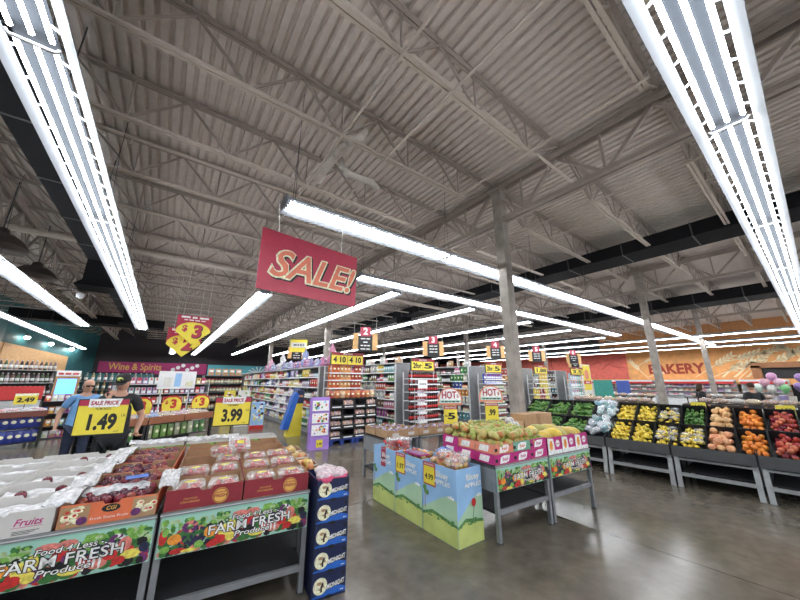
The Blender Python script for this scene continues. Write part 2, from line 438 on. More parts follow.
# black ducts
DUCTS = []
def duct(x0, x1, z0, z1, y0, y1, label, drops=()):
    t = thing('air_duct', label, 'duct', (0,0,0))
    MB().box(x0, x1, y0, y1, z0, z1, 'black_paint').build('duct_run', t)
    mb = MB(); y = y0+1.2
    while y < y1: mb.box(x0-.012, x1+.012, y, y+.03, z0-.012, z1+.012, 'charcoal'); y += 1.5
    mb.build('seam', t)
    for (x, y, zl) in drops:
        mb = MB(); mb.box(x-.3, x+.3, y-.3, y+.3, zl, z0, 'black_paint'); mb.frustum((x-.42,x+.42,y-.42,y+.42,zl-.16),(x-.3,x+.3,y-.3,y+.3,zl), 'black_paint')
        mb.build('diffuser', t)
    y = y0+.6
    while y < y1:
        for x in (x0, x1-.01): MB().box(x, x+.01, y, y+.02, z1, ZC-.02, 'charcoal').build('hanger', t)
        y += 3
    DUCTS.append((x0, x1, z0, z1, y0, y1))
duct(-2.05, -1.42, 4.8, 5.15, -2, 30, 'wide black duct beside the left lit row with two box diffusers', ((-1.75,11.2,4.25),(-1.5,18.,4.3)))
duct(10., 10.95, 5.2, 5.55, -6, 22, 'long black duct above the front produce lights', ((10.4,13.5,4.7),))
duct(18.2, 19.5, 5.0, 5.45, -6, 25, 'black duct farther right in front of the bakery wall')
duct(-6.5, -.4, 4.75, 5.2, 23, 24, 'dark cross duct at the far left end of the roof')

# ------------------------------------------------------------------ strip lights
E_T = 20.
glow('tube_light', (.94,.97,1.), E_T)
mat('fixture_dimmed', (.022,.025,.03), .7, var=.03, spec=.05)  # white enamel channel coloured dark to hold back the tubes' glare
mat('fixture_white', (.30,.32,.35), .45, var=.03, spec=.25)  # white enamel, colour lowered against the same glare
SEC = 3.07
TUBE = MB().tube([(.05,0,0),(SEC-.05,0,0)], .016, 'tube_light', 6, True).mesh('fluorescent_tube')
def fixture(n, wings=True):
    L = n*SEC; mb = MB()
    mb.add([(0,-.118,.045),(L,-.118,.045),(L,.118,.045),(0,.118,.045)], [(3,2,1,0)], 'fixture_dimmed')
    mb.box(0, L, -.07, .07, .047, .10, 'fixture_white')
    if wings:
        for s in (-1, 1):
            mb.prism([(0,0),(L,0),(L,.085),(0,.085)], (0,s*.15,.02), X3, Vector((0,s*.9,-.55)), .006*s, 'fixture_white')
            k = 0.
            while k < L:
                mb.beam((k+.1,s*.10,.046),(k+.1,s*.155,.018),.025,.008,'fixture_white'); k += .31
    return mb.mesh('reflector')
FX = {}
def bracket(wings=True):
    mb = MB(); w = .13
    mb.tube([(0,-w,-.005),(0,-w+.02,-.032),(0,w-.02,-.032),(0,w,-.005)], .014, 'light_grey', 6)
    return mb.mesh('coupling')
CPL = bracket()
def row(label, axis, c, a, n, z=4., hang=True, group=None):
    """continuous row of n three-lamp sections starting at a along the axis"""
    loc, rz = ((a, c, z), 0.) if axis == 'x' else ((c, a, z), PI/2)
    t = thing('strip_light', label, 'ceiling light', loc, rz, group)
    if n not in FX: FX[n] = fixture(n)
    def child(name, me, x=0, y=0):
        o = bpy.data.objects.new(name, me); COL.objects.link(o); o.parent = t; o.location = (x, y, 0); return o
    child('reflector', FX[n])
    for k in range(n):
        for y in (-.098, 0, .098): child('fluorescent_tube', TUBE, k*SEC, y)
        if k: child('coupling', CPL, k*SEC)
    for k in range(n+1):
        x = min(max(k*SEC, .12), n*SEC-.12); wx, wy = (a+x, c) if axis == 'x' else (c, a+x); top = 1.94
        for d in DUCTS:
            if d[0]-.05 < wx < d[1]+.05 and d[4] < wy < d[5]: top = d[2]-z
        e = min(1.25, top*.7); mb = MB()
        for s in (-.06, .06): mb.tube([(x,s,.1),(x,0,e)], .004, 'charcoal', 4)
        mb.tube([(x,0,e),(x,0,top)], .004, 'charcoal', 4); mb.build('hanging_wire', t)
    mb = MB(); L = n*SEC
    for x in (0, L): mb.box(x-.01, x+.01, -.13, .13, -.02, .1, 'fixture_white')
    mb.build('end_cap', t)
row('wide three-lamp light row passing overhead at the top right', 'x', .04, 3.82-2*SEC, 9)
row('bright three-lamp light row hanging behind the SALE banner above the produce', 'x', 3.86, .95, 9)
row('light row over the aisle fronts running right from behind the sale banner', 'x', 5.88, 3.2, 5)
row('bright light row running away at the far upper left', 'y', -1.08, 2.81-2*SEC, 7)
row('light row beside the wide black duct over the deli side', 'y', -3., 3.1, 5)
row('leftmost light row along the teal wall', 'y', -4.93, 4.3, 9)
row('light row receding behind the pointed price pennants', 'y', 1.85, 8.5, 8)
for x, y, n, lb in ((4.65,6.35,8,'light row starting beneath the SALE banner over the second aisle'),(7.75,6.35,8,'light row over the third aisle, right of the SALE banner'),(11.35,6.5,8,'light row over the fourth aisle beside the front column'),(14.75,6.5,8,'light row over the fifth aisle right of the front column'),(18.8,6.6,8,'light row over the sixth aisle')):
    row(lb, 'y', x, y, n)
row('nearer of the two light rows in front of the bakery wall', 'y', 22.3, -3.5, 9)
row('farther of the two light rows in front of the bakery wall', 'y', 26.3, -3.5, 9)
row('light row running overhead behind the camera side of the produce floor', 'x', -3.8, -4.5, 8)
row('added third light row brightening the bakery wall, closest to it', 'y', 29.9, -3.5, 9)  # extra row added to brighten the dim bakery wall
row('short light row in the far left distance over the wine section', 'y', .3, 19.5, 4, 3.9)

# camera and render look
cam = bpy.data.cameras.new('camera'); co = bpy.data.objects.new('camera', cam); COL.objects.link(co)
cam.sensor_width = 36.; cam.lens = 307/800*36; cam.clip_end = 200
pt = math.atan(81.5/307); hd = math.atan((400-162)/(307/math.cos(pt)))
co.location = (0,0,1.70); co.rotation_euler = (PI/2+pt, 0, -hd)
SC.camera = co
w = bpy.data.worlds.new('world'); SC.world = w; w.use_nodes = True
w.node_tree.nodes['Background'].inputs[0].default_value = (.9,.95,1,1); w.node_tree.nodes['Background'].inputs[1].default_value = .7
vs_ = SC.view_settings; vs_.view_transform = 'Standard'; vs_.look = 'None'; vs_.gamma = 1; vs_.use_curve_mapping = False
vs_.exposure = .75
# ================================================================== PRODUCE HELPERS
def shape_fruit(r, sx=1., sy=1., sz=1., dimple=.12, m='own', stem=True, n=10, k=7):
    def fn(name='fruit'):
        mb = MB(); pr = []
        for i in range(k+1):
            t = PI*i/k; rr = r*math.sin(t); z = -r*math.cos(t)
            if i in (0, k): rr = r*.02; z *= (1-dimple)
            pr.append((max(rr, .0004), z*sz))
        mb.lathe(pr, m, n, sx=sx, sy=sy)
        if stem: mb.tube([(0,0,r*sz*(1-dimple)-.002),(r*.06,0,r*sz*(1-dimple)+r*.16)], r*.05, 'wood', 4)
        return mb
    return fn
def fruit_proto(name, *a, **k):
    f = shape_fruit(*a, **k)
    return Proto(lambda: f().build(name))
def heap(pr, label, cat, group, O, rz, x0, x1, y0, y1, z, r, layers=2, cols=((.5,.1,.1),), tilt=0., sc=.12, drop=0., lie=False, rough=False):
    """hex-packed layers of single fruits; tilt raises z with y"""
    d = r*2.02; dv = d*.87
    for L in range(layers):
        a = L*r*.9; yy = y0+r+a*.7; j = 0
        while yy <= y1-r-a*.4+1e-6:
            xx = x0+r+a*.8+(r if j % 2 else 0)*(.9)
            while xx <= x1-r-a*.6+1e-6:
                if R.random() >= drop+(.18 if L == layers-1 and layers > 1 else 0):
                    zz = z+r*.97+L*r*1.62+(yy-y0)*tilt+(R.random()-.5)*r*.12
                    p = loc2(O, rz, xx+(R.random()-.5)*r*.18, yy+(R.random()-.5)*r*.18, zz)
                    if rough: p = (p[0]+R.gauss(0,r*.25), p[1]+R.gauss(0,r*.25), p[2]+R.gauss(0,r*.22))
                    rot = (R.gauss(1.1,.5), R.gauss(0,.6), R.random()*6.3) if rough else (R.gauss(0,.5), R.gauss(0,.5), R.random()*6.3) if not lie else (R.gauss(0,.15), PI/2+R.gauss(0,.2), R.random()*6.3)
                    pr.put(label, cat, group, p, rot=rot, color=jc(R.choice(cols), .10), scale=1+(R.random()-.5)*sc)
                xx += d
            yy += dv; j += 1

omat('plum_skin', .25, .35, 10, None)
omat('red_apple_skin', .25, .3, 8, (.55,.14,.07))
omat('mango_skin', .32, .2, 5, (.55,.16,.06))
omat('apple_skin', .25, .3, 8, (.75,.55,.18))
plum = fruit_proto('plum', .033, dimple=.15, m='plum_skin', n=9, k=6)
mango = fruit_proto('mango', .048, 1.0, .86, 1.32, .04, 'mango_skin', n=9, k=7)
apple = fruit_proto('apple', .037, 1, 1, .92, .2, 'apple_skin', n=9, k=6)
orange = fruit_proto('orange', .040, 1, 1, .97, .04, 'own', False, 9, 6)
grapefruit = fruit_proto('grapefruit', .052, 1, 1, .93, .05, 'own', False, 9, 6)
lemon_p = Proto(lambda: MB().lathe([(.001,-.043),(.008,-.040),(.012,-.034),(.024,-.022),(.030,0),(.024,.022),(.012,.034),(.008,.041),(.001,.044)], 'own', 9).build('lemon'))
pear_p = Proto(lambda: MB().lathe([(.001,-.045),(.02,-.044),(.036,-.025),(.038,-.008),(.03,.014),(.018,.034),(.014,.047),(.002,.052)], 'own', 9).tube([(0,0,.05),(.004,0,.066)], .002, 'wood', 4).build('pear'))
lime_p = Proto(lambda: MB().lathe([(.001,-.032),(.01,-.030),(.022,-.018),(.026,0),(.022,.018),(.01,.030),(.001,.033)], 'own', 8).build('lime'))
def pepper_fn():
    mb = MB(); mb.lathe([(.004,-.075),(.012,-.06),(.02,-.03),(.026,.0),(.03,.03),(.024,.048),(.006,.05)], 'own_gloss', 8); mb.tube([(0,0,.048),(.004,0,.072)], .004, 'green_print', 5); return mb.build('green_pepper')
pepper_p = Proto(pepper_fn)
papaya_p = Proto(lambda: MB().lathe([(.002,-.135),(.03,-.128),(.062,-.09),(.075,-.03),(.068,.04),(.046,.1),(.022,.135),(.004,.145)], 'own', 12).build('papaya'))
melon_p = Proto(lambda: MB().lathe([(.004,-.085),(.05,-.072),(.078,-.035),(.085,.0),(.078,.04),(.05,.08),(.02,.098),(.004,.1)], 'own', 12).build('melon'))

def carton_mb(w, d, h, out, inn, t=.005, notch=True, lip=None):
    """open box, origin at its front-left-bottom corner, opening up; front faces -y"""
    mb = MB(); lip = lip or inn
    mb.box(0, w, 0, d, 0, .006, inn)
    def wall(p, ux, L, cut):
        n = Vector(ux).cross(Z3)   # outward
        if cut: c = L/2; poly = [(0,0),(L,0),(L,h),(c+.05,h),(c+.035,h-.022),(c-.035,h-.022),(c-.05,h),(0,h)]
        else: poly = [(0,0),(L,0),(L,h),(0,h)]
        mb.prism(poly, Vector(p)-n*t, ux, Z3, t*.5, inn); mb.prism(poly, Vector(p)-n*t*.5, ux, Z3, t*.5, out)
    wall((0,0,0), (1,0,0), w, notch); wall((w,0,0), (0,1,0), d, False); wall((w,d,0), (-1,0,0), w, notch); wall((0,d,0), (0,-1,0), d, False)
    return mb
def sticker(mb, o, ux, uy, w, h, m, th=.001): mb.prism([(-w/2,-h/2),(w/2,-h/2),(w/2,h/2),(-w/2,h/2)], o, ux, uy, th, m)

# -------- banner print: vegetables with the FARM FRESH lettering
for nm, c in dict(v_leaf=(.20,.42,.08), v_dark=(.04,.16,.04), v_pale=(.42,.55,.30), v_orange=(.85,.30,.04), v_yellow=(.85,.68,.12), v_red=(.55,.03,.03), v_pink=(.70,.22,.18), v_plum=(.14,.03,.14), v_grape=(.02,.022,.07), v_cream=(.85,.78,.55), v_white=(.9,.9,.88)).items(): mat(nm, c, .45, var=.3, scale=40)
def banner_mb(w, h, th=.012):
    mb = MB(); q = random.Random(5); n = [0]
    mb.box(0, w, 0, th, 0, h, 'teal_print'); sx = w/1.07
    def e(x, z, rx, rz_, m, k=9):
        n[0] += 1; off = -.0004-.000014*n[0]
        x = min(max(x*sx, rx+.004), w-rx-.004); z = min(max(z*h/.26, rz_+.003), h-rz_-.003)
        mb.prism([(rx*math.cos(6.2832*j/k), rz_*math.sin(6.2832*j/k)) for j in range(k)], (x,off,z), X3, Z3, .0003, m)
    for k in range(260):    # leafy greens along the top
        x = q.choice([.02,.2,.28,.36,.42,.72,.78,.84,.9,.97,1.02])+q.gauss(0,.045); e(x, .125+q.random()*.095, .012+q.random()*.016, .010+q.random()*.012, q.choice(['v_leaf','v_leaf','v_pale','v_dark']), 6)
    for k in range(150): e(q.random()*1.07, .012+q.random()*.13, .02+q.random()*.022, .018+q.random()*.014, q.choice(['v_dark','v_dark','v_plum','v_red','v_dark','v_pink','ink']), 8)
    for k in range(46): e(.22+q.gauss(0,.05), .085+q.gauss(0,.032), .010, .010, 'v_grape', 8)
    for k in range(30): e(.80+q.gauss(0,.04), .14+q.gauss(0,.025), .010, .010, 'v_grape', 8)
    for k in range(12):
        a = k*.5; e(.19+.035*math.cos(a), .17+.028*math.sin(a), .018, .012, q.choice(['v_plum','v_pink','v_plum']), 7); e(.87+.03*math.cos(a), .17+.028*math.sin(a), .016, .012, q.choice(['v_plum','v_white','v_plum']), 7)
    for x, z, a, b_, m in [(.10,.105,.042,.034,'v_orange'),(.33,.115,.045,.038,'v_orange'),(.42,.10,.035,.046,'v_yellow'),(.47,.13,.03,.042,'v_yellow'),(.26,.045,.03,.026,'v_leaf'),(.40,.05,.04,.03,'v_red'),(.36,.035,.035,.025,'v_red'),(.53,.20,.06,.022,'v_pink'),(.62,.205,.05,.02,'v_pink'),(.05,.05,.03,.022,'v_leaf'),(.13,.028,.05,.018,'v_red'),(.2,.02,.05,.012,'v_yellow'),(.47,.055,.035,.03,'v_yellow'),(.66,.045,.06,.022,'v_yellow'),(.73,.07,.05,.03,'v_red'),(.79,.055,.05,.028,'v_pink'),(.85,.09,.04,.028,'v_red'),(.92,.14,.036,.044,'v_pink'),(.96,.075,.055,.028,'v_yellow'),(.90,.05,.035,.025,'v_red'),(1.03,.1,.028,.03,'v_grape'),(.02,.13,.025,.05,'v_red'),(.04,.16,.02,.03,'v_leaf')]: e(x, z, a, b_, m, 12)
    for x in (.70,.72,.745,.77,.8): e(x, .06+.02*(x*50 % 2), .008, .035, 'v_white', 6)
    for txt, x, z, s, fit in (('Food 4 Less',.62,.178,.050,.30),('FARM FRESH',.615,.118,.088,.60),('Produce',.625,.062,.050,.26)):
        f = fit*sx
        for dx, dz in ((-.004,0),(.004,0),(0,.004),(0,-.004),(.003,-.004)): mb.text(txt, (x*sx+dx, -.0092, z*h/.26+dz), X3, Z3, s*h/.26, 'ink', bold=.02, shear=.15 if s < .06 else 0, fit=f+.004)
        mb.text(txt, (x*sx, -.0099, z*h/.26), X3, Z3, s*h/.26, 'v_white', bold=.012, shear=.15 if s < .06 else 0, fit=f)
    for k in range(5):
        for s in (-1,1): mb.disc((x*sx+s*(.17+.02*k)*sx, -.0096, (.178-.008*k)*h/.26), .008, X3, Z3, -.0003, 'v_white', 6, .004)
    return mb
BAN = banner_mb(1.05, .26).mesh('printed_banner')
BAN2 = banner_mb(.94, .24).mesh('printed_banner')

def produce_table(label, O, rz, w, d, h, ban, bw, bh, side=True, rail=.16):
    t = thing('produce_table', label, 'display table', O, rz, 'steel produce tables with printed fronts')
    tt = MB().box(.004, w-.004, .03, d-.02, h-.03, h, 'charcoal').build('tabletop', t)
    if ban:
        o = bpy.data.objects.new('printed_banner', ban); COL.objects.link(o); o.parent = t; o.location = ((w-bw)/2, .006, h-.012-bh)
    mb = MB(); mb.box(.002, w-.002, -.004, .018, h-.012, h+.012, 'mid_grey'); mb.box(.002, w-.002, -.006, -.001, h-.004, h+.002, 'light_grey'); mb.build('price_rail', tt)
    for x in (.002, w-.042):
        for y, s in ((.024, -1), (d-.06, 1)):
            mb = MB(); mb.beam((x+.02,y+.02,h-.03),(x+.02,y+.02,.0),.04,.045,'leg_steel'); lg = mb.build('leg', t); MB().box(x-.004, x+.044, y-.009, y+.049, 0, .012, 'charcoal').build('foot_pad', lg)
    mb = MB()
    mb.box(.04, w-.04, .03, .06, rail, rail+.045, 'leg_steel'); mb.build('front_rail', t)
    mb = MB(); mb.box(.04, w-.04, d-.06, d-.03, rail, rail+.045, 'leg_steel'); mb.build('rear_rail', t)
    mb = MB(); mb.box(.006, w-.006, .062, d-.062, rail+.005, rail+.03, 'black_cloth'); mb.build('lower_shelf', t)
    if side:
        for x in (.003, w-.011):
            MB().box(x, x+.008, .07, d-.07, h-.27, h-.03, 'mid_grey').build('side_panel', t)
    return t

# ================================================================== LEFT PRODUCE ISLAND
LO = Vector((1.2, 2.93, 0)); LR = rad(-7.6); TH = .76
def L(x, y, z=0): return loc2(LO, LR, x, y, z)
produce_table('black produce table with FARM FRESH banner under the red strawberry cartons', L(-1.07,0), LR, 1.07, 1.28, TH, BAN, 1.05, .26)
produce_table('black produce table with FARM FRESH banner at the left picture edge under white fruit cartons', L(-2.155,0), LR, 1.07, 1.28, TH, BAN, 1.05, .26)
produce_table('rear table behind the strawberry table, carrying the last carton rows', L(-1.07,1.30), LR, 1.07, 1.12, TH, None, 1, 1)
produce_table('rear table behind the white carton table, nearest the two standing men', L(-2.155,1.30), LR, 1.07, 1.12, TH, None, 1, 1)
tz = TH+.013
ORD = ['front row', 'second row', 'third row', 'fourth row', 'back row']
# strawberry cartons
def straw_carton():
    mb = carton_mb(.515, .395, .14, 'carton_red', 'kraft_in')
    c = (.36,-.0015,.062)
    mb.disc(c, .056, X3, Z3, -.001, 'gold', 20); mb.disc((c[0],-.0027,c[2]), .050, X3, Z3, -.0006, 'carton_red', 20); mb.disc((c[0],-.0035,c[2]), .046, X3, Z3, -.0006, 'gold', 20)
    mb.text('ALWAYS', (c[0],-.0046,c[2]+.022), X3, Z3, .018, 'carton_red', bold=.02); mb.text('FRESH', (c[0],-.0046,c[2]-.002), X3, Z3, .030, 'carton_red', bold=.03, fit=.085)
    mb.text('DELICIOUS', (.16,-.0015,.07), X3, Z3, .018, 'gold'); mb.text('STRAWBERRIES', (.16,-.0015,.048), X3, Z3, .018, 'gold')
    mb.disc(c, .056, X3, Z3, -.001, 'gold', 20)
    return mb.build('strawberry_carton')
sc = Proto(straw_carton)
for r in range(5):
    for i in range(2):
        sc.put(f"red open carton for strawberries, {ORD[r]}, {'left' if i == 0 else 'right'} of the pair", 'carton', 'red strawberry cartons', L(-1.06+i*.525, .015+r*.41, tz), LR)
mat('berry', (.50,.03,.03), .35, var=.35, scale=30)
def clamshell():
    t = thing('berry_box', 'x', 'x')
    mb = MB(); mb.frustum((.012,.208,.012,.138,0),(0,.22,0,.15,.06),'clear_plastic'); tr = mb.build('tray', t)
    mb = MB(); q = random.Random(3)
    for k in range(26):
        mb.ell((.028+q.random()*.16, .026+q.random()*.095, .016+q.random()*.052), (.017,.017,.020), 'berry', 7, 5, rot=Matrix.Rotation(q.random()*2, 3, 'X'))
    o = mb.build('strawberries', tr); o['kind'] = 'stuff'
    mb = MB(); mb.frustum((0,.22,0,.15,.061),(.015,.205,.012,.138,.092),'clear_plastic'); mb.disc((.11,.065,.0925), .040, X3, Y3, .001, 'sign_yellow', 12, .022); mb.build('lid', t)
    return t
cl = Proto(clamshell)
k = 0
for r, xs in ((0,(.03,.26,.56,.80)),(1,(.04,.27,.55,.79)),(2,(.30,.56,.80)),):
    for x in xs:
        k += 1
        cl.put('clear plastic box of strawberries in the red cartons', 'berry box', 'strawberry boxes in the red cartons', L(-1.06+x, .015+r*.41+.04+R.random()*.03, tz+.05+(.015 if r == 0 else .03)), LR+R.gauss(0,.06))
cl.put('clear box of strawberries lying on top of others in the third row', 'berry box', None, L(-.78, .91, tz+.165), LR+.3, rot=None)
cl.put('clear box of strawberries tilted on edge above the third row', 'berry box', None, L(-.66, .99, tz+.185), rot=(.75,.1,LR+.2))
# stone fruit cartons (orange printed) in one column
def stone_carton():
    mb = carton_mb(.515, .395, .135, 'orange_print', 'kraft_in')
    for x0, x1 in ((.004,.15),(.375,.511)):
        mb.box(x0, x1, -.002, 0, .004, .125, 'kraft')
    q = random.Random(8)
    for k in range(22):
        x = q.choice([.02+q.random()*.11, .39+q.random()*.11]); z = .02+q.random()*.09
        mb.disc((x,-.003-k*.00005,z), .022, X3, Z3, -.0005, q.choice(['v_cream','v_cream','wood']), 10, .016)
        mb.disc((x+.004,-.0042-k*.00005,z), .011, X3, Z3, -.0005, q.choice(['v_pink','v_cream','v_red']), 8, .008)
    for x, z in ((.12,.035),(.40,.04)): mb.disc((x,-.0065,z), .028, X3, Z3, -.0006, 'v_plum', 14, .024)
    mb.disc((.26,-.0025,.088), .05, X3, Z3, -.0008, 'ink', 16, .024); mb.text('CGI', (.26,-.0045,.088), X3, Z3, .032, 'gold', bold=.02, shear=.2)
    mb.text('Fresh Stone Fruits', (.26,-.0025,.035), X3, Z3, .022, 'v_white', fit=.2)
    return mb.build('stone_fruit_carton')
st = Proto(stone_carton)
for r in range(5):
    st.put(f"orange printed kraft carton of plums, {ORD[r]}", 'carton', 'plum cartons in the orange printed column', L(-1.62, .015+r*.405, tz), LR)
    o_ = L(-1.62, .015+r*.405, tz)
    heap(plum, f"dark red plum in the {ORD[r]} of the orange printed cartons", 'plum', f"plums in the {ORD[r]} carton", o_, LR, .01, .505, .02 if r else .09, .385, .012, .033, 2, ((.13,.010,.028),(.20,.018,.035),(.08,.008,.03),(.30,.05,.03),(.15,.012,.03)), tilt=.05)
# crumpled liners over carton rims
def liner(label, loc, w, h, rz, seed, fall=.05):
    q = random.Random(seed); nx, ny = 14, 6; vs = []
    for j in range(ny):
        for i in range(nx):
            u, v = i/(nx-1), j/(ny-1)
            vs.append((w*(u-.5)+q.gauss(0,.008), h*(v-.5)+q.gauss(0,.012), fall*math.sin(v*PI)+q.gauss(0,.011)))
    me = MB().add(vs, [(j*nx+i, j*nx+i+1, (j+1)*nx+i+1, (j+1)*nx+i) for j in range(ny-1) for i in range(nx-1)], 'liner', True).build('plastic_liner', None, loc, rz)
    s = me.modifiers.new('s', 'SOLIDIFY'); s.thickness = .002; s2 = me.modifiers.new('d', 'SUBSURF'); s2.levels = s2.render_levels = 1
    return tag(me, label, 'plastic liner')
for r in range(5):
    liner(f"crumpled white plastic liner between the plum and white cartons, {ORD[r]}", L(-1.64, .2+r*.405, tz+.145), .16, .38, LR, 20+r)
liner('loose plastic liner over the front plums with a blue patch beside it', L(-1.40, .33, tz+.12), .40, .16, LR, 41, .035)
liner('white plastic liner spilling over the strawberry carton corner', L(-1.06, .33, tz+.155), .13, .5, LR, 42, .06)
tag(MB().box(-.07,.07,-.05,.05,0,.003,'blue').build('wrapper', None, L(-1.30,.36,tz+.19), LR+.2), 'small blue printed wrapper lying on the front plum liner', 'wrapper')
# white fruit cartons
def white_carton():
    mb = carton_mb(.515, .395, .14, 'carton_white', 'carton_white')
    mb.text('Fruits', (.40,-.002,.075), X3, Z3, .055, 'carton_magenta', bold=.015, shear=.3, fit=.13)
    mb.box(.33, .47, -.001, 0, .048, .050, 'carton_magenta'); 
    for k in range(3): mb.box(.34, .46-.02*k, -.001, 0, .026-.008*k, .029-.008*k, 'ink')
    mb.box(.10, .13, -.002, 0, .02, .14, 'kraft'); mb.disc((.2,-.001,.03), .02, X3, Z3, -.0008, 'ink', 10, .01)
    return mb.build('white_fruit_carton')
wc = Proto(white_carton)
strap = Proto(lambda: MB().box(-.008,.008,-.2,.2,0,.003,'v_dark').build('green_strap'))
for col, x in (('inner', -2.155), ('outer', -2.69)):
    for r in range(5):
        wc.put(f"white open fruit carton lined with plastic, {col} column, {ORD[r]}", 'carton', 'white fruit cartons on the left table', L(x, .015+r*.405, tz), LR)
        if col == 'inner' or r > 1:
            liner(f"white plastic liner bunched in the {col} column white carton, {ORD[r]}", L(x+.26, .24+r*.405, tz+.085), .46, .24, LR+.03, 50+r+(9 if col == 'outer' else 0), .025)
        if r in (1, 2, 4) and col == 'inner':
            for k in range(2):
                plum.put('dark red plum showing through the liner of a white carton', 'plum', 'plums in the white cartons', L(x+.17+k*.2, .10+r*.405+k*.05, tz+.115), rot=(.3,.2,k), color=jc((.16,.012,.03)), scale=1.1)
produce_table('black produce table mostly outside the left picture edge', L(-3.24,0), LR, 1.07, 1.28, TH, BAN, 1.05, .26)
produce_table('rear table at the left picture edge under white cartons', L(-3.24,1.30), LR, 1.07, 1.12, TH, None, 1, 1)
# far row: white cartons with a green band
def green_carton():
    mb = carton_mb(.53, .34, .16, 'carton_white', 'carton_white', notch=False)
    mb.box(.003, .527, -.0015, 0, .112, .138, 'v_leaf')
    for k in range(4): mb.disc((.09+k*.12,-.002,.125), .016, X3, Z3, -.001, 'ink', 8, .008)
    for k in range(5): mb.disc((.06+k*.1,-.002,.06), .03, X3, Z3, -.0006, 'v_pale', 10, .022)
    return mb.build('green_banded_carton')
gc = Proto(green_carton)
nm5 = ('far left', 'second from left', 'middle', 'second from right', 'rightmost')
for i in range(3):
    gc.put(f"white carton with a green band and black handle slots, {('left','middle','right')[i]} of the far row", 'carton', 'green banded cartons in the far row', L(-1.66+i*.545, 2.075, tz), LR)
def pw_carton():
    mb = carton_mb(.44, .34, .15, 'carton_white', 'carton_white', notch=False)
    mb.prism([(.16,.03),(.40,.03),(.42,.10),(.30,.115),(.20,.09)], (0,-.0015,0), X3, Z3, .001, 'v_plum'); return mb.build('white_carton')
tag(pw_carton(), 'white carton with a dark purple print at the right end of the far row', 'carton').location = L(-.02-.42, 2.11, tz)
bpy.data.objects['white_carton'].rotation_euler.z = LR
for i, x in enumerate((-1.5,-1.1,-.7)):
    liner(f"loose plastic bunched on the far green banded cartons, {('left','middle','right')[i]}", L(x, 2.24, tz+.165), .42, .2, LR, 80+i, .04)

# strip of trays along the right edge with small yellow fruit
side = Proto(lambda: carton_mb(.27, .36, .09, 'carton_white', 'kraft_in', notch=False).build('fruit_tray'))
tb = thing('side_stand', 'narrow black stand along the right side of the strawberry table', 'display stand', L(.005,.36), LR)
MB().box(0,.29,0,1.75,.66,.69,'charcoal').build('tabletop', tb)
for x in (.0,.255):
    for y in (.0,1.71): MB().box(x,x+.035,y,y+.035,0,.66,'leg_steel').build('leg', tb)
MB().box(.004,.286,.04,1.7,.1,.13,'black_cloth').build('lower_shelf', tb)
for r in range(4):
    side.put(f"white tray of yellow fruit on the strawberry table's right side, {ORD[r]}", 'tray', 'white trays of yellow fruit', L(.012, .40+r*.42, .69), LR)
    heap(mango, 'small yellow mango in the white trays beside the strawberries', 'mango', 'yellow mangoes in the side trays', L(.012,.40+r*.42,.70), LR, .01, .26, .01, .35, .012, .05, 1 if r else 2, ((.72,.52,.12),(.62,.42,.12),(.70,.50,.25)), lie=True, drop=.3)
# dark blue grape boxes
def grape_box():
    mb = MB(); W, D, H = .285, .40, .172
    mb.box(0, W, 0, D, 0, .006, 'navy')
    for (a, b_, c, d_) in ((0,W,0,.005),(0,W,D-.005,D),(0,.005,.005,D-.005),(W-.005,W,.005,D-.005)): mb.box(a, b_, c, d_, .006, H, 'navy')
    mb.prism([(.004,.02),(W-.004,.02),(W-.004,.05),(W*.75,.072),(W*.5,.078),(W*.3,.07),(.1,.045),(.004,.03)], (0,-.0012,0), X3, Z3, .0008, 'blue')
    for dx in (.0,): mb.disc((.068,-.0022,.095), .058, X3, Z3, -.001, 'v_cream', 22)
    for x, z, a, b2 in ((.06,.115,.02,.012),(.09,.09,.014,.009),(.065,.075,.012,.008)): mb.disc((x,-.0036,z), a, X3, Z3, -.0005, 'kraft', 9, b2)
    mb.prism([(.07,.055),(.085,.055),(.083,.085),(.095,.105),(.088,.12),(.078,.112),(.07,.09)], (0,-.005,0), X3, Z3, .0006, 'ink')
    mb.text('MIDNIGHT', (.195,-.0056,.085), Vector((1,0,.12)), Vector((-.12,0,1)), .046, 'ink', bold=.05, shear=.12, fit=.158)
    mb.text('MIDNIGHT', (.194,-.0064,.087), Vector((1,0,.12)), Vector((-.12,0,1)), .044, 'v_white', bold=.025, shear=.12, fit=.152)
    mb.prism([(.13,.062),(.19,.078),(.26,.08),(.26,.084),(.19,.084),(.13,.066)], (0,-.003,0), X3, Z3, .0006, 'sign_yellow')
    mb.text('~2', (.25,-.003,.035), X3, Z3, .012, 'v_white'); mb.box(.245, .275, -.002, 0, .135, .155, 'ink'); mb.disc((W/2,-.0026,.012), .03, X3, Z3, -.0006, 'ink', 12, .012)
    return mb.build('grape_box')
gb = Proto(grape_box); GL = L(.03,-.13)
for i in range(5):
    gb.put(f"dark blue MIDNIGHT grape box with a moon, {('bottom','fourth from top','third from top','second from top','topmost')[i]} of the stack", 'carton', 'stack of dark blue grape boxes', (GL[0],GL[1],i*.174), LR)
mat('pink_print', (.75,.10,.22), .4, var=.3, scale=50)
def pink_bag():
    mb = MB(); mb.ell((0,0,.045), (.075,.10,.05), 'pink_print', 12, 8, .12); mb.ell((.0,.01,.06), (.08,.105,.045), 'liner', 12, 8, .16); return mb.build('pink_bag')
pb = Proto(pink_bag)
for i, (x, y, l_) in enumerate(((.08,.0,'front left'),(.2,.02,'front right'),(.14,.17,'rear'))):
    pb.put(f"pink and white plastic bag lying in the top grape box, {l_}", 'bag', 'pink bags in the top grape box', L(.03+x, -.06+y, .83), LR+i*.8)

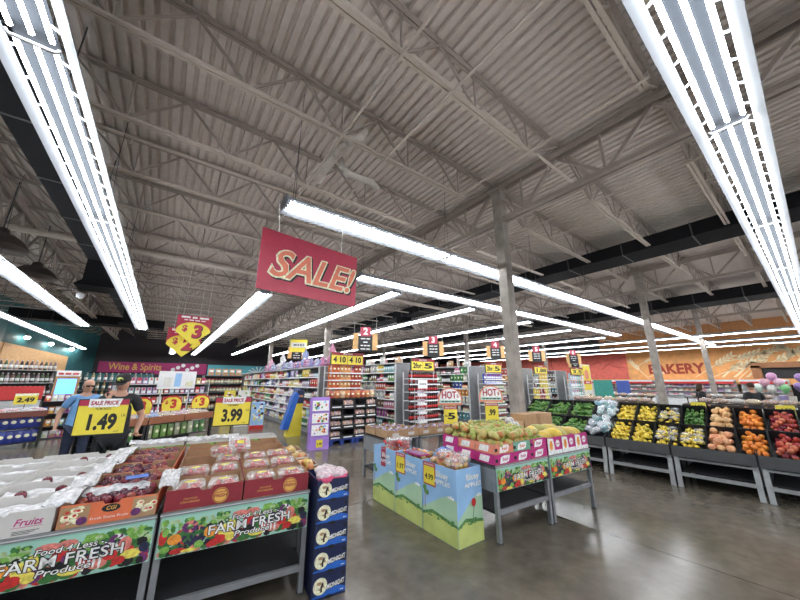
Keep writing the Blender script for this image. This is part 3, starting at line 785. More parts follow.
# price signs standing in the cartons
def price_sign(label, loc, rz, w, h, pole, price, sub):
    t = thing('price_sign', label, 'price sign', loc, rz, 'black framed sale price signs')
    mb = MB(); mb.tube([(0,.012,0),(0,.012,pole+.04)], .008, 'ink', 8); mb.box(-.09,.09,-.05,.07,0,.01,'ink'); mb.build('pole', t)
    mb = MB(); mb.box(-w/2,w/2,0,.02,pole,pole+h,'ink',.006); fr = mb.build('frame', t)
    mb = MB(); z0, z1 = pole+.014, pole+h-.012; a = w/2-.012
    mb.box(-a,a,-.004,0,z0,z1,'sign_yellow'); mb.box(-a,a,-.006,-.004,z1-.065,z1,'sign_red')
    mb.prism([(-a*.62,-.085),(a*.60,-.085),(a*.72,.012),(-a*.62,.012)], (0,-.0064,z1), X3, Z3, .0016, 'v_white')
    mb.text('SALE PRICE', (0,-.0084,z1-.038), X3, Z3, .062, 'sign_red', bold=.04, fit=a*1.12, shear=.1)
    mb.text(sub, (0,-.0068,z1-.105), X3, Z3, .036, 'ink', bold=.01, fit=a*.62)
    mb.text(price, (0,-.0052,z0+(z1-z0)*.33), X3, Z3, h*.56, 'ink', bold=.045, fit=a*1.15)
    mb.text('LB', (a*.86,-.0052,z0+(z1-z0)*.52), X3, Z3, .04, 'ink'); mb.text('each', (a*.7,-.0052,z0+.025), X3, Z3, .028, 'ink')
    mb.build('price_card', fr); return t
price_sign('yellow SALE PRICE sign reading 1.49 over the plum cartons', L(-2.03,2.2,tz), LR-.02, .49, .42, .30, '1.49', 'PLUMS BLACK')
price_sign('yellow SALE PRICE sign reading 3.99 over the strawberry cartons', L(-.615,2.28,tz-.008), LR-.02, .48, .40, .315, '3.99', 'STRAWBERRY')
# ================================================================== SALE BANNER AND HANGING PENNANTS
t = thing('hanging_sign', 'large red hanging banner reading SALE! in the middle of the ceiling view', 'hanging sign', (1.385,3.78,2.74), .13)
mb = MB(); mb.box(-.70,.70,-.006,.006,0,.77,'sign_red'); bd = mb.build('board', t)
mb = MB()
mat('sale_letter', (.72,.20,.12), .45)
for dx, dz, m, off, bo in ((.022,-.02,'ink',-.0075,.05),(0,0,'v_cream',-.0095,.05),(.004,.002,'sale_letter',-.0115,.015)):
    mb.text('SALE!', (dx,off,.35+dz), X3, Z3, .50, m, bold=bo, shear=.36, fit=1.24+(.05 if bo > .03 else 0))
mb.build('lettering', bd)
for x in (-.50,.42): MB().tube([(x,0,.77),(x,.05-x*.13,1.27)], .004, 'v_white', 5).build('wire', t)
def pennant(label, loc, rz, w, num, hint):
    t = thing('hanging_sign', label, 'hanging sign', loc, rz)
    P_ = [(-w/2,.33),(0,0),(w/2,.36),(w/2,w*.98),(-w/2,w*.98)]
    mb = MB(); mb.prism(P_, (0,0,0), X3, Z3, -.01, 'sign_red')
    mb.prism([(-w/2,.33),(0,.0),(w/2,.36)]+[(w/2*math.cos(PI*k/12)*.985,.36+.24*math.sin(PI*k/12)) for k in range(1,12)], (0,-.001,0), X3, Z3, .002, 'sign_yellow')
    bd = mb.build('board', t)
    mb = MB()
    mb.text(num, (.09,-.006,.33), X3, Z3, .48, 'ink', bold=.05, shear=.1); mb.text(num, (.075,-.008,.34), X3, Z3, .46, 'sign_red', bold=.045, shear=.1)
    mb.text('$', (-.2,-.006,.42), X3, Z3, .22, 'sign_red', bold=.04)
    mb.text('~3', (0,-.004,.73), X3, Z3, .09, 'v_white', fit=w*.8); mb.text(hint, (0,-.004,.655), X3, Z3, .045, 'v_white', fit=w*.62)
    mb.build('lettering', bd)
    MB().tube([(-w*.35,.005,w*.97),(-w*.35,.005,w*.97+1.5)], .004, 'v_white', 4).tube([(w*.35,.005,w*.97),(w*.35,.005,w*.97+1.5)], .004, 'v_white', 4).build('wire', t)
pennant('red pointed pennant with a yellow $3 hanging left of the SALE banner', (.47,10,2.66), .06, .80, '3', '~4')
pennant('red and yellow $2 pennant hanging just behind the $3 pennant', (.32,10.5,2.36), .06, .80, '2', '~4')

# ================================================================== APPLE BINS
def bin_fn(label, loc, rz, side=True):
    t = thing('produce_bin', label, 'display bin', loc, rz, 'printed cardboard apple bins')
    W, D, H = .40, .585, .75; c = .006
    mb = MB()
    mb.box(0,W,0,D,0,.01,'sky_print')
    for a, b_, c_, d_ in ((0,W,0,c),(0,W,D-c,D),(0,c,c,D-c),(W-c,W,c,D-c)): mb.box(a,b_,c_,d_,.01,H,'sky_print')
    mb.box(c,W-c,c,D-c,.56,.60,'kraft')
    body = mb.build('bin_body', t)
    # printed landscape: front (faces -y) and left side (faces -x)
    def face(o, ux, w, q, trees):
        mb = MB(); k = [0]
        def pr(poly, m):
            k[0] += 1; n = Vector(ux).cross(Z3); mb.prism(poly, Vector(o)+n*(.0004+.0003*k[0]), ux, Z3, -.0002, m)
        pr([(.002,.25),(w*.25,.32),(w*.5,.40),(w*.75,.46),(w-.002,.44),(w-.002,.002),(.002,.002)], 'hill_print')
        pr([(.002,.20),(w*.3,.26),(w*.6,.24),(w-.002,.21),(w-.002,.002),(.002,.002)], 'green_print')
        pr([(.002,.17),(w*.3,.225),(w*.6,.205),(w-.002,.185),(w-.002,.002),(.002,.002)], 'lime_print')
        for i in range(16):
            x = q.random()*(w-.06)+.03; z = .19+q.random()*.05; r = .012+q.random()*.012
            pr([(x+r*math.cos(a*.9),z+r*.6*math.sin(a*.9)) for a in range(7)], 'green_print')
        if trees:
            for i in range(9):
                x = .03+q.random()*.07; z = .40+q.random()*.1; r = .025; pr([(x+r*math.cos(a*.9),z+r*math.sin(a*.9)) for a in range(7)], 'green_print')
            pr([(.05,.25),(.062,.25),(.06,.42),(.052,.42)], 'wood')
        for x, z, r in ((w*.86,.46,.022),(w*.80,.455,.018),(w*.92,.455,.016)): pr([(x+r*math.cos(a*.7),z+r*.8*math.sin(a*.7)) for a in range(9)], 'v_white')
        n = Vector(ux).cross(Z3)
        for t_, z, s in (('Bluey',.655,.085),('APPLES',.575,.06)):
            mb.text(t_, Vector(o)+Vector(ux)*(w*.62)+Z3*z+n*.012, ux, Z3, s, 'v_white', bold=.03, fit=.21 if t_ == 'Bluey' else .27)
        return mb
    q = random.Random(4)
    mb = face((0,D,0), (0,-1,0), D, q, True); mb.build('printed_side', body)
    mb = face((0,0,0), (1,0,0), W, q, False)
    mb.disc((W*.62,-.013,.40), .035, X3, Z3, -.001, 'v_red', 14, .042); mb.beam((W*.62,-.0135,.36),(W*.55,-.0135,.24),.003,.001,'ink')
    mb.build('printed_front', body)
    return t
BO = Vector((2.745,2.64,0)); BR = rad(-2.)
def Bn(x, y, z=0): return loc2(BO, BR, x, y, z)
for i, lb in enumerate(('nearest blue APPLES bin with landscape print, piled with bagged apples','middle blue APPLES bin with landscape print and low fill','farthest blue APPLES bin with landscape print and clear fruit tubs on top')):
    bin_fn(lb, Bn(0,i*.60), BR)
def price_card(label, loc, rz, price, w=.22, h=.25, m='sign_yellow', face=(-1,0)):
    mb = MB(); mb.box(-w/2,w/2,-.004,0,0,h,'sign_red'); mb.box(-w/2+.012,w/2-.012,-.006,-.004,.015,h-.045,m)
    mb.text('SALE PRICE', (0,-.007,h-.024), X3, Z3, .026, 'v_white', bold=.02, fit=w*.8); mb.text(price, (0,-.007,h*.36), X3, Z3, h*.34, 'ink', bold=.03, fit=w*.68)
    o = mb.build('price_card', None, loc, rz); return tag(o, label, 'price card', 'small sale price cards')
price_card('yellow 4.99 price card on the nearest blue apple bin', Bn(-.002,.45,.50), BR-PI/2, '4.99')
price_card('yellow 1.97 price card on the middle blue apple bin', Bn(-.002,1.06,.50), BR-PI/2, '1.97')
price_card('red price card on the farthest blue apple bin', Bn(-.002,1.50,.50), BR-PI/2, '99', .12, .26, 'sign_red')
O_ = Bn(.008,.01,.60)
cols_ap = ((.55,.13,.09),(.60,.30,.12),(.48,.06,.05),(.66,.42,.20),(.58,.2,.12))
heap(apple, 'red and yellow bagged apple heaped in the nearest blue bin', 'apple', 'apples in the nearest blue bin', O_, BR, .0, .385, .0, .56, .0, .037, 4, cols_ap)
for i, (x, y, z) in enumerate(((.11,.12,.80),(.27,.16,.82),(.18,.34,.83),(.28,.46,.80))):
    mb = MB(); mb.ell((0,0,0), (.12,.11,.062), 'clear_film', 14, 8, .10); o = mb.build('plastic_bag', None, Bn(x,y,z), i); tag(o, f"clear plastic apple bag bulging from the nearest blue bin, {('front left','front right','centre','rear')[i]}", 'bag')
mb = MB(); mb.ell((0,0,0), (.13,.15,.05), 'clear_film', 12, 7, .2); mb.ell((.03,.03,.01), (.09,.10,.045), 'blue', 10, 6, .25)
tag(mb.build('plastic_bag', None, Bn(.36,.55,.80), .4), 'blue printed plastic bag behind the bagged apples', 'bag')
heap(apple, 'red apple lying in the middle blue bin', 'apple', 'apples in the middle blue bin', Bn(.01,.61,.60), BR, 0, .38, 0, .56, 0, .037, 3, cols_ap, drop=.15)
mb = MB(); mb.box(0,.16,0,.34,0,.012,'carton_magenta'); mb.box(.01,.15,.01,.33,.012,.016,'v_plum'); tag(mb.build('carton_lid', None, Bn(.02,.66,.77), BR), 'dark purple folded carton lid lying across the middle apple bin', 'carton')
def tub():
    t = thing('fruit_tub', 'x', 'x'); mb = MB(); mb.lathe([(.06,0),(.075,.02),(.09,.11),(.092,.115)], 'clear_plastic', 14); mb.build('tub', t)
    mb = MB(); mb.lathe([(.093,.115),(.095,.125),(.08,.135),(.002,.137)], 'clear_film', 14); mb.build('lid', t)
    mb = MB(); q = random.Random(2)
    for k in range(16): mb.ell((q.gauss(0,.034), q.gauss(0,.034), .025+q.random()*.07), (.024,.024,.022), 'berry', 7, 5)
    o = mb.build('fruit_pieces', t); o['kind'] = 'stuff'; return t
tp = Proto(tub)
heap(apple, 'red apple lying in the farthest blue bin', 'apple', 'apples in the farthest blue bin', Bn(.01,1.21,.60), BR, 0, .38, 0, .56, 0, .037, 2, cols_ap)
for i, (x, y, s) in enumerate(((.10,1.45,1.05),(.22,1.26,1.2),(.30,1.50,1.))):
    tp.put(f"clear tub of red cut fruit on the farthest apple bin, {('left','nearest and largest','rear')[i]}", 'fruit tub', 'clear tubs of red fruit', Bn(x,y,.735), rz=i, scale=s)

# ================================================================== MANGO TABLES
MO = Vector((3.17,2.42,0)); MR = rad(-5.5)
def M(x, y, z=0): return loc2(MO, MR, x, y, z)
produce_table('steel table with FARM FRESH banner under the heap of mangoes', M(0,0), MR, .96, .95, .76, BAN2, .94, .24, rail=.27)
produce_table('steel table with FARM FRESH banner under the yellow papayas', M(.985,.0), MR, .96, .95, .76, BAN2, .94, .24, rail=.27)
mat('carton_green', (.16,.36,.26), .5); mat('carton_salmon', (.72,.25,.16), .5)
def mango_carton(out, h=.11, w=.315, d=.31):
    def fn():
        mb = carton_mb(w, d, h, out, 'kraft_in', notch=False)
        mb.prism([(w*.22,.015),(w*.55,.015),(w*.70,.03),(w*.78,h-.015),(w*.45,h-.015),(w*.28,h-.03)], (0,-.0012,0), X3, Z3, .001, 'v_white')
        mb.text('fresh', (w*.5,-.003,h*.5), X3, Z3, .05, 'carton_magenta' if out == 'carton_magenta' else 'orange_print', bold=.02, shear=.2, fit=w*.3)
        mb.prism([(.05,.02),(.2,.02),(.23,h-.02),(.08,h-.02)], (-.0012,d,0), (0,-1,0), Z3, .001, 'v_white')
        mb.box(-.001,.04,-.002,0,h*.3,h*.6,'ink')
        return mb.build('mango_carton')
    return Proto(fn)
mcm, mcs, mcg = mango_carton('carton_magenta'), mango_carton('carton_salmon'), mango_carton('carton_green')
mz = .773
lay = [(0,0,mcm,mcs),(1,0,mcm,mcg),(2,0,mcm,mcm),(0,1,mcm,mcs),(1,1,mcm,mcm),(2,1,mcm,mcm),(0,2,mcm,mcm),(1,2,mcm,mcm),(2,2,mcm,mcm)]
cn = ('left','middle','right'); rn = ('front','centre','rear')
for i, j, lo_, hi_ in lay:
    lo_.put(f"magenta carton in the lower layer of the mango table, {rn[j]} {cn[i]}", 'carton', 'cartons on the mango tables', M(.005+i*.318,.005+j*.313,mz), MR)
    hi_.put(f"open carton holding mangoes in the upper layer, {rn[j]} {cn[i]}", 'carton', 'cartons on the mango tables', M(.005+i*.318,.005+j*.313,mz+.112), MR)
mcols = ((.30,.36,.08),(.38,.40,.10),(.45,.40,.12),(.26,.33,.08),(.50,.42,.14),(.34,.38,.09))
heap(mango, 'green and red blushed mango heaped in the magenta cartons', 'mango', 'mangoes heaped on the first mango table', M(0,0,mz+.112), MR, .012, .95, .012, .93, .045, .046, 2, mcols, tilt=.07, rough=True)
def papaya_carton():
    w, d, h = .31, .31, .21
    mb = carton_mb(w, d, h, 'carton_magenta', 'kraft_in', notch=False)
    mb.box(.002,w-.002,-.0012,0,.002,.05,'v_white')
    mb.prism([(.005,.05),(.15,.05),(.13,.19),(.03,.2),(.005,.2)], (0,-.0012,0), X3, Z3, .0008, 'v_white')
    mb.disc((.075,-.0025,.11), .034, X3, Z3, -.0006, 'v_orange', 14, .06); mb.disc((.22,-.0015,.125), .045, X3, Z3, -.0008, 'v_white', 16); mb.text('fresh', (.22,-.0026,.125), X3, Z3, .035, 'carton_magenta', bold=.02, shear=.2)
    return mb.build('papaya_carton')
pc = Proto(papaya_carton)
for i in range(3):
    for j in range(2):
        pc.put(f"tall magenta carton printed with an orange fruit, {('front','rear')[j]} {cn[i]} on the papaya table", 'carton', 'tall papaya cartons', M(.99+i*.316,.01+j*.316,mz), MR)
pcols = ((.62,.46,.07),(.68,.50,.08),(.42,.38,.10),(.66,.48,.12))
for i, (x, y, z, a) in enumerate(((1.12,.14,.19,.3),(1.30,.17,.2,1.9),(1.48,.13,.19,.5),(1.66,.16,.2,2.2),(1.82,.18,.19,.9),(1.22,.40,.21,.2),(1.42,.42,.22,1.2),(1.64,.44,.21,2.6),(1.80,.46,.20,.4))):
    papaya_p.put('large yellow papaya resting in the tall magenta cartons', 'papaya', 'yellow papayas', M(x,y,mz+z), scale=1.2, rot=(R.gauss(0,.2),PI/2+R.gauss(0,.15),a), color=jc(pcols[i % 4]))
for i, (x, y, w, d, h, lb) in enumerate(((1.03,.66,.36,.24,.33,'small brown cardboard box behind the mangoes beside the column'),(1.42,.66,.70,.27,.42,'large brown cardboard box behind the yellow papayas'))):
    mb = MB(); mb.box(0,w,0,d,0,h,'kraft'); mb.box(w*.42,w*.58,-.001,d+.001,0,h+.001,'kraft_in')
    for q in (-1,1): mb.disc((w*.5+q*w*.3,-.0015,h*.55), .018, X3, Z3, -.001, 'ink', 10)
    tag(mb.build('cardboard_box', None, M(x,y,mz), MR), lb, 'box')
mb = MB()
for k in range(7): mb.ell((R.gauss(0,.05),R.gauss(0,.05),.06+.05*k), (.07,.07,.05), 'liner', 9, 6, .25)
tag(mb.build('plastic_bag', None, M(1.0,.56,mz), 0), 'white crumpled plastic bag standing between mangoes and brown boxes', 'bag')
# hot deal signs on stems above the mango heap
def hot_sign(label, loc, rz, price, pre):
    t = thing('price_sign', label, 'price sign', loc, rz, 'round topped HOT deal signs')
    t.scale = (1.08,)*3
    MB().tube([(0,.01,-.04),(0,.01,.36)], .006, 'ink', 6).build('pole', t)
    mb = MB(); mb.box(-.09,.09,-.004,.004,.16,.39,'sign_yellow'); mb.box(-.088,.088,-.006,-.004,.345,.388,'sign_red'); mb.text('SALE PRICE', (0,-.0075,.366), X3, Z3, .03, 'v_white', bold=.02, fit=.15)
    if pre: mb.text(pre, (-.055,-.006,.26), X3, Z3, .035, 'ink', bold=.02)
    mb.text(price, (.012 if pre else 0,-.006,.255), X3, Z3, .11, 'ink', bold=.04, fit=.10); mb.build('price_card', t)
    mb = MB(); mb.disc((0,-.004,.47), .165, X3, Z3, -.008, 'carton_salmon', 26, .155, 0, PI); mb.box(-.165,.165,-.003,.004,.40,.47,'carton_salmon')
    mb.disc((0,-.006,.475), .145, X3, Z3, .002, 'v_white', 26, .135, 0, PI); mb.box(-.145,.145,-.006,-.004,.425,.475,'v_white'); mb.box(-.15,.15,-.0072,-.006,.43,.46,'teal_print')
    mb.text('HOT', (-.015,-.0085,.525), X3, Z3, .13, 'sign_red', bold=.03, fit=.20); mb.text('$', (.105,-.0085,.515), X3, Z3, .06, 'sign_red', bold=.02); mb.text('~5', (0,-.0085,.445), X3, Z3, .025, 'ink', bold=.01, fit=.24); mb.build('header_card', t)
hot_sign('HOT deal sign over a yellow 2 for $5 card, nearer the left of the mangoes', (3.44,3.36,.935), -.60, '5', '2for')
hot_sign('HOT deal sign over a yellow .99 card, in front of the column base', (4.11,3.14,.965), -.70, '.99', '')
# second produce table behind, with kraft trays of dark grapes
produce_table('dark steel table behind the mango table holding grape trays', (3.20,4.62,0), -.06, .66, .9, .74, None, 1, 1)
produce_table('dark steel table behind the mango heap under the HOT signs', (3.86,4.54,0), -.06, 1.02, .7, .74, None, 1, 1)
def grape_tray():
    mb = carton_mb(.33, .40, .13, 'kraft', 'kraft_in', notch=True); mb.box(.1,.23,-.0015,0,.03,.08,'carton_white'); return mb.build('kraft_tray')
gt = Proto(grape_tray)
grape = Proto(lambda: MB().ell((0,0,0), (.05,.06,.045), 'clear_film', 9, 6, .2).ell((0,0,0), (.042,.05,.036), 'v_plum', 9, 6, .35).build('bagged_grapes'))
for i in (0,1,3,4,5):
    for j in range(2):
        o_ = loc2((3.205,4.63,.755), -.06, (0,.33,0,.665,1.0,1.335)[i], j*.34 if i > 2 else j*.42)
        if i > 2 and j: continue
        gt.put(f"kraft tray of bagged dark grapes, {('first','second','third','fourth','fifth','sixth')[i]} from the left, {('front','rear')[j]} row", 'tray', 'kraft grape trays behind the bins', o_, -.06)
        for k in range(4): grape.put('clear bag of dark purple grapes in a kraft tray', 'bag of grapes', 'bags of dark grapes', loc2(o_, -.06, .09+(k % 2)*.15, .10+(k//2)*.18, .10), rz=k)

# ================================================================== BLACK PRODUCE RACK ON THE RIGHT
RO = Vector((7.30,.0,0)); RR = rad(3.0)     # local y runs along the front edge, local x goes back
def K(x, y, z=0): return loc2(RO, RR, x, y, z)
mat('rack_face', (.05,.052,.055), .45); mat('bin_black', (.010,.010,.012), .5)
ru = ('rack unit cut by the right picture edge','rack unit with the apple and orange bins','rack unit with the lemon and bagged lemon bins','rack unit with the blue bags and green peppers','leftmost rack unit partly behind the papaya table')
ys = [-1.0, .85-1.0+.03, .0]
UNIT = 1.0
tops = [-.16, .84, 1.84, 2.84, 3.84, 4.84]
for i in range(5):
    y0 = tops[i]; t = thing('produce_rack', 'black two tier produce rack, '+ru[i], 'produce rack', K(0,y0), RR, 'black two tier produce racks'); W = .99
    mb = MB(); mb.prism([(0,.48),(.02,.66),(.045,.66),(.60,.90),(.60,.93),(1.15,1.14),(1.15,1.02),(.1,.5)], (0,W,0), X3, Z3, .012, 'bin_black'); mb.build('end_panel', t)
    mb = MB(); mb.prism([(0,.48),(.02,.66),(.045,.66),(.60,.90),(.60,.93),(1.15,1.14),(1.15,1.02),(.1,.5)], (0,.012,0), X3, Z3, .012, 'bin_black'); mb.build('end_panel', t)
    mb = MB(); mb.prism([(0,.47),(.02,.635),(.035,.635),(.015,.47)], (0,W,0), X3, Z3, W, 'rack_face'); mb.build('front_panel', t)
    mb = MB(); mb.beam((.06,W/2,.56),(.60,W/2,.80),W-.03,.015,'bin_black'); mb.build('lower_tray', t)
    mb = MB(); mb.beam((.60,W/2,.86),(1.15,W/2,1.08),W-.03,.015,'bin_black'); mb.box(.59,.605,.01,W-.01,.78,.95,'bin_black'); mb.build('upper_tray', t)
    for y in (.01,W-.075):
        for (xa, xb) in ((-.0,.10),(1.1,1.0)):
            mb = MB(); mb.beam((xb,y+.033,.50),(xa-.0,y+.033,0),.065,.035,'rack_steel',(1,0,0)); mb.build('leg', t)
    mb = MB(); mb.beam((.03,.05,.20),(.03,W-.05,.20),.03,.05,'rack_steel'); mb.build('front_rail', t)
    mb = MB(); mb.beam((.075,.05,.43),(.075,W-.05,.43),.03,.03,'rack_steel'); mb.build('upper_rail', t)
    mb = MB(); mb.box(.12,1.0,.08,W-.08,.22,.235,'black_cloth'); mb.build('lower_shelf', t)
# dividers: one black crate per fruit kind
def crate():
    mb = MB(); w, d, h = .485, .54, .13
    mb.box(0,d,0,w,0,.008,'bin_black'); mb.box(0,.008,0,w,.008,.05,'bin_black'); mb.box(d-.008,d,0,w,.008,h+.05,'bin_black')
    for y in (0,w-.008): mb.prism([(0,.008),(d,.008),(d,h+.05),(0,.06)], (0,y+.008,0), X3, Z3, .008, 'bin_black')
    for k in range(4): mb.box(-.002,0,.03+k*.11,.11+k*.11,.02,.032,'charcoal')
    return mb.build('produce_crate')
cr = Proto(crate)
TL = math.atan2(.24,.54)
ORA = ((.85,.26,.03),(.88,.32,.04),(.80,.22,.03)); PNK = ((.80,.38,.20),(.84,.45,.22),(.78,.33,.17)); REDA = ((.34,.02,.025),(.50,.05,.04),(.60,.16,.08),(.22,.015,.03))
LEM = ((.85,.62,.06),(.88,.68,.10)); PEA = ((.84,.50,.22),(.86,.56,.28)); MEL = ((.55,.58,.18),(.70,.62,.25)); GRN = ((.06,.18,.03),(.10,.25,.05),(.16,.30,.06))
def fill(tier, y, pr, label, cat, r, layers, cols, lie=False, drop=.05):
    w = CW[0]-.02
    """fruit laid on the sloped tray of one crate"""
    x0, z0 = (.07,.575) if tier == 0 else (.61,.875)
    O = K(x0, y+.01, z0)
    d = r*2.02; n = 0
    for Lr in range(layers):
        j = 0; xx = r+.008+Lr*r*.6
        while xx < .52-r-Lr*r*.4:
            yy = r+Lr*r*.5+(r if j % 2 else 0)
            while yy < w-r*.9-Lr*r*.3:
                if R.random() > drop+(.25 if Lr == layers-1 and layers > 1 else 0):
                    zz = xx*math.tan(TL)+.012+r*.95+Lr*r*1.6
                    rot = (R.gauss(0,.15),PI/2+R.gauss(0,.2),R.random()*6.3) if lie else (R.gauss(0,.5),R.gauss(0,.5),R.random()*6.3)
                    pr.put(label, cat, label.split(' in ')[0]+'s '+('lower' if tier == 0 else 'upper')+' tier', K(x0+xx+R.gauss(0,r*.07), y+.01+yy+R.gauss(0,r*.07), z0+zz), rot=rot, color=jc(R.choice(cols),.09), scale=1+R.gauss(0,.05))
                yy += d
            xx += d*.87; j += 1
plan = [ # (slot y, width, lower, upper)
 (-.37,.345,('o','orange in the lower crate cut by the right picture edge'),('m','pale melon in the second upper crate from the right')),
 (-.02,.345,('o','yellow orange in the lower crate right of the mixed apples'),('m','pale yellow green melon in the upper crate at the right picture edge')),
 (.33,.345,('r','red apple in the lower crate right of the oranges'),('r','dark red apple in the upper crate right of the oranges')),
 (.68,.345,('o','orange in the lower crate between red apples and grapefruit'),('o','orange in the upper crate between red apples and pale fruit')),
 (1.03,.345,('g','pink grapefruit in the lower crate left of the oranges'),('p','pale peach coloured fruit in the upper crate left of the oranges')),
 (1.38,.345,('y','bagged lemon in the lower crate next to the grapefruit'),('l','green lime in the small upper crate next to the pale fruit')),
 (1.73,.345,('y','lemon in the lower crate among clear bags'),('y','lemon in the upper crate among clear bags')),
 (2.08,.345,('y','loose lemon in the lower crate, right half of the loose lemons'),('y','lemon in the upper crate among clear bags, next to the loose heap')),
 (2.43,.345,('y','loose lemon in the lower crate beside the blue bags'),('y','loose lemon heaped in the upper crate beside the blue bags')),
 (2.78,.42,('b',''),('b','')),
 (3.22,.50,('k','green pepper in the lower crate left of the blue bags'),('k','green pepper in the upper crate left of the blue bags')),
 (3.74,.50,('k','green pepper in the lower crate, second from the left'),('k','green pepper in the upper crate, second from the left')),
 (4.26,.50,('k','green pepper in the leftmost lower crate'),('k','green pepper in the leftmost upper crate'))]
apple2 = fruit_proto('apple', .042, 1, 1, .92, .2, 'red_apple_skin', n=9, k=6)
bagp = Proto(lambda: MB().ell((0,0,0), (.085,.10,.06), 'own_matte', 12, 8, .28).ell((0,.02,.02), (.09,.09,.055), 'clear_film', 12, 8, .22).build('vegetable_bag'))
net = Proto(lambda: MB().ell((0,0,0), (.09,.075,.045), 'clear_film', 12, 7, .2).build('plastic_bag'))
CW = [.4]
cnm = ('rightmost','second from right','third from right','fourth from right','fifth from right','sixth from right','seventh from right','eighth from right','ninth from right','tenth from right','eleventh from right','third from left','second from left','leftmost')
for si, (y, cw, lo_, hi_) in enumerate(plan):
    CW = [cw]
    for tier, (kd, lb) in ((0, lo_), (1, hi_)):
        x0, z0 = (.065,.572) if tier == 0 else (.605,.872)
        c = cr.put(f"black produce crate on the {('lower','upper')[tier]} tier, {cnm[si]}", 'crate', 'black produce crates', K(x0,y,z0), scale=(1,cw/.49,1)); c.rotation_euler = (Matrix.Rotation(RR,3,'Z') @ Matrix.Rotation(-TL,3,'Y')).to_euler()
        if kd == 'o': fill(tier, y, orange, lb, 'orange', .042, 2, ORA)
        if kd == 'g': fill(tier, y, grapefruit, lb, 'grapefruit', .054, 2, PNK)
        if kd == 'p': fill(tier, y, grapefruit, lb, 'grapefruit', .050, 2, PEA)
        if kd == 'r': fill(tier, y, apple2, lb, 'apple', .042, 2, REDA)
        if kd == 'm': fill(tier, y, melon_p, lb, 'melon', .088, 1, MEL, True)
        if kd == 'l': fill(tier, y, lime_p, lb, 'lime', .034, 2, GRN)
        if kd == 'k': fill(tier, y, pepper_p, lb, 'pepper', .040, 2, GRN, True)
        if kd == 'y':
            fill(tier, y, lemon_p, lb, 'lemon', .036, 2, LEM, True, .04 if 'loose' in lb else .25)
            if 'loose' not in lb:
                for k in range(5): net.put(f"clear bag of lemons on the {('lower','upper')[tier]} tier, {cnm[si]} crate", 'bag', f"clear lemon bags {cnm[si]} {tier}", K(x0+.1+(k % 3)*.15, y+.09+(k//3)*.16, z0+.12+(.1+(k % 3)*.15)*.42), rz=k)
        if kd == 'b':
            for k in range(22):
                a, b_ = .07+R.random()*.42, .04+R.random()*(cw-.08)
                bagp.put(f"pale blue and white bag of vegetables heaped on the {('lower','upper')[tier]} tier", 'bag', f"pale blue vegetable bags {('lower','upper')[tier]} tier", K(x0+a, y+b_, z0+.07+a*.44+R.random()*.13), rot=(R.random(),R.random(),R.random()*6), color=jc(R.choice(((.30,.52,.58),(.55,.66,.70),(.22,.42,.42),(.62,.68,.72))),.1), scale=.85)
# ================================================================== GROCERY AISLES
def two(fn): return Proto(fn)
def g_box():
    mb = MB(); mb.box(-.06,.06,-.035,.035,0,.20,'own'); mb.box(-.045,.045,-.036,-.035,.09,.17,'v_white'); mb.disc((0,-.0365,.06), .024, X3, Z3, -.001, 'v_yellow', 8); return mb.build('boxed_good')
def g_bottle(cap='v_white', lab='v_white', nm='bottle'):
    def fn():
        mb = MB(); mb.lathe([(.036,0),(.042,.01),(.042,.10),(.040,.16),(.020,.22),(.015,.235),(.015,.25)], 'own_gloss', 8); mb.lathe([(.017,.25),(.017,.27)], cap, 8); mb.lathe([(.0432,.05),(.0432,.13)], lab, 8); return mb.build(nm)
    return fn
POV = Proto(lambda: MB().box(-.06,.06,-.035,.035,0,.2,'own').box(-.045,.045,-.036,-.035,.09,.16,'v_white').build('overstock_carton'))
PPK = Proto(lambda: MB().box(-.06,.06,-.035,.035,0,.2,'own').box(-.05,.05,-.036,-.035,.03,.10,'v_white').disc((0,-.0365,.15), .03, X3, Z3, -.001, 'v_red', 8).build('paper_pack'))
def g_can():
    mb = MB(); mb.lathe([(.034,0),(.037,.006),(.037,.108),(.033,.115)], 'own', 8); mb.lathe([(.0375,.035),(.0375,.075)], 'v_white', 8); return mb.build('can')
def g_bag():
    mb = MB(); n = 6; vs = []
    for j in range(6):
        z = .24*j/5; t = math.sin(PI*(.08+.84*j/5))
        for i in range(8):
            a = 2*PI*i/8; vs.append((.085*math.cos(a)*(.86+.14*t), .04*math.sin(a)*t+.002*math.sin(a), z))
    mb.add(vs, [(j*8+i, j*8+(i+1) % 8, (j+1)*8+(i+1) % 8, (j+1)*8+i) for j in range(5) for i in range(8)], 'own_gloss', True)
    mb.box(-.085,.085,-.003,.003,.235,.255,'own_gloss'); mb.disc((0,-.041,.13), .04, X3, Z3, -.002, 'v_cream', 9, .035); return mb.build('bagged_good')
def g_jar():
    mb = MB(); mb.lathe([(.038,0),(.042,.008),(.042,.11),(.034,.125)], 'own_gloss', 8); mb.lathe([(.036,.125),(.036,.145)], 'v_red', 8); mb.lathe([(.0428,.03),(.0428,.09)], 'v_cream', 8); return mb.build('jar')
PB, PBT, PCN, PBG, PJR = Proto(g_box), Proto(g_bottle()), Proto(g_can), Proto(g_bag), Proto(g_jar)
PSODA = Proto(g_bottle('v_red','v_red','soda_bottle'))
MIX = ((.55,.05,.05),(.05,.12,.42),(.70,.52,.06),(.08,.30,.10),(.60,.60,.60),(.35,.08,.30),(.70,.28,.05),(.10,.35,.45),(.75,.70,.55),(.16,.10,.08),(.62,.20,.35),(.72,.72,.75))
PAS = ((.62,.45,.60),(.45,.40,.65),(.70,.70,.72),(.72,.62,.25),(.35,.55,.62),(.60,.30,.42),(.75,.72,.70),(.30,.25,.45))
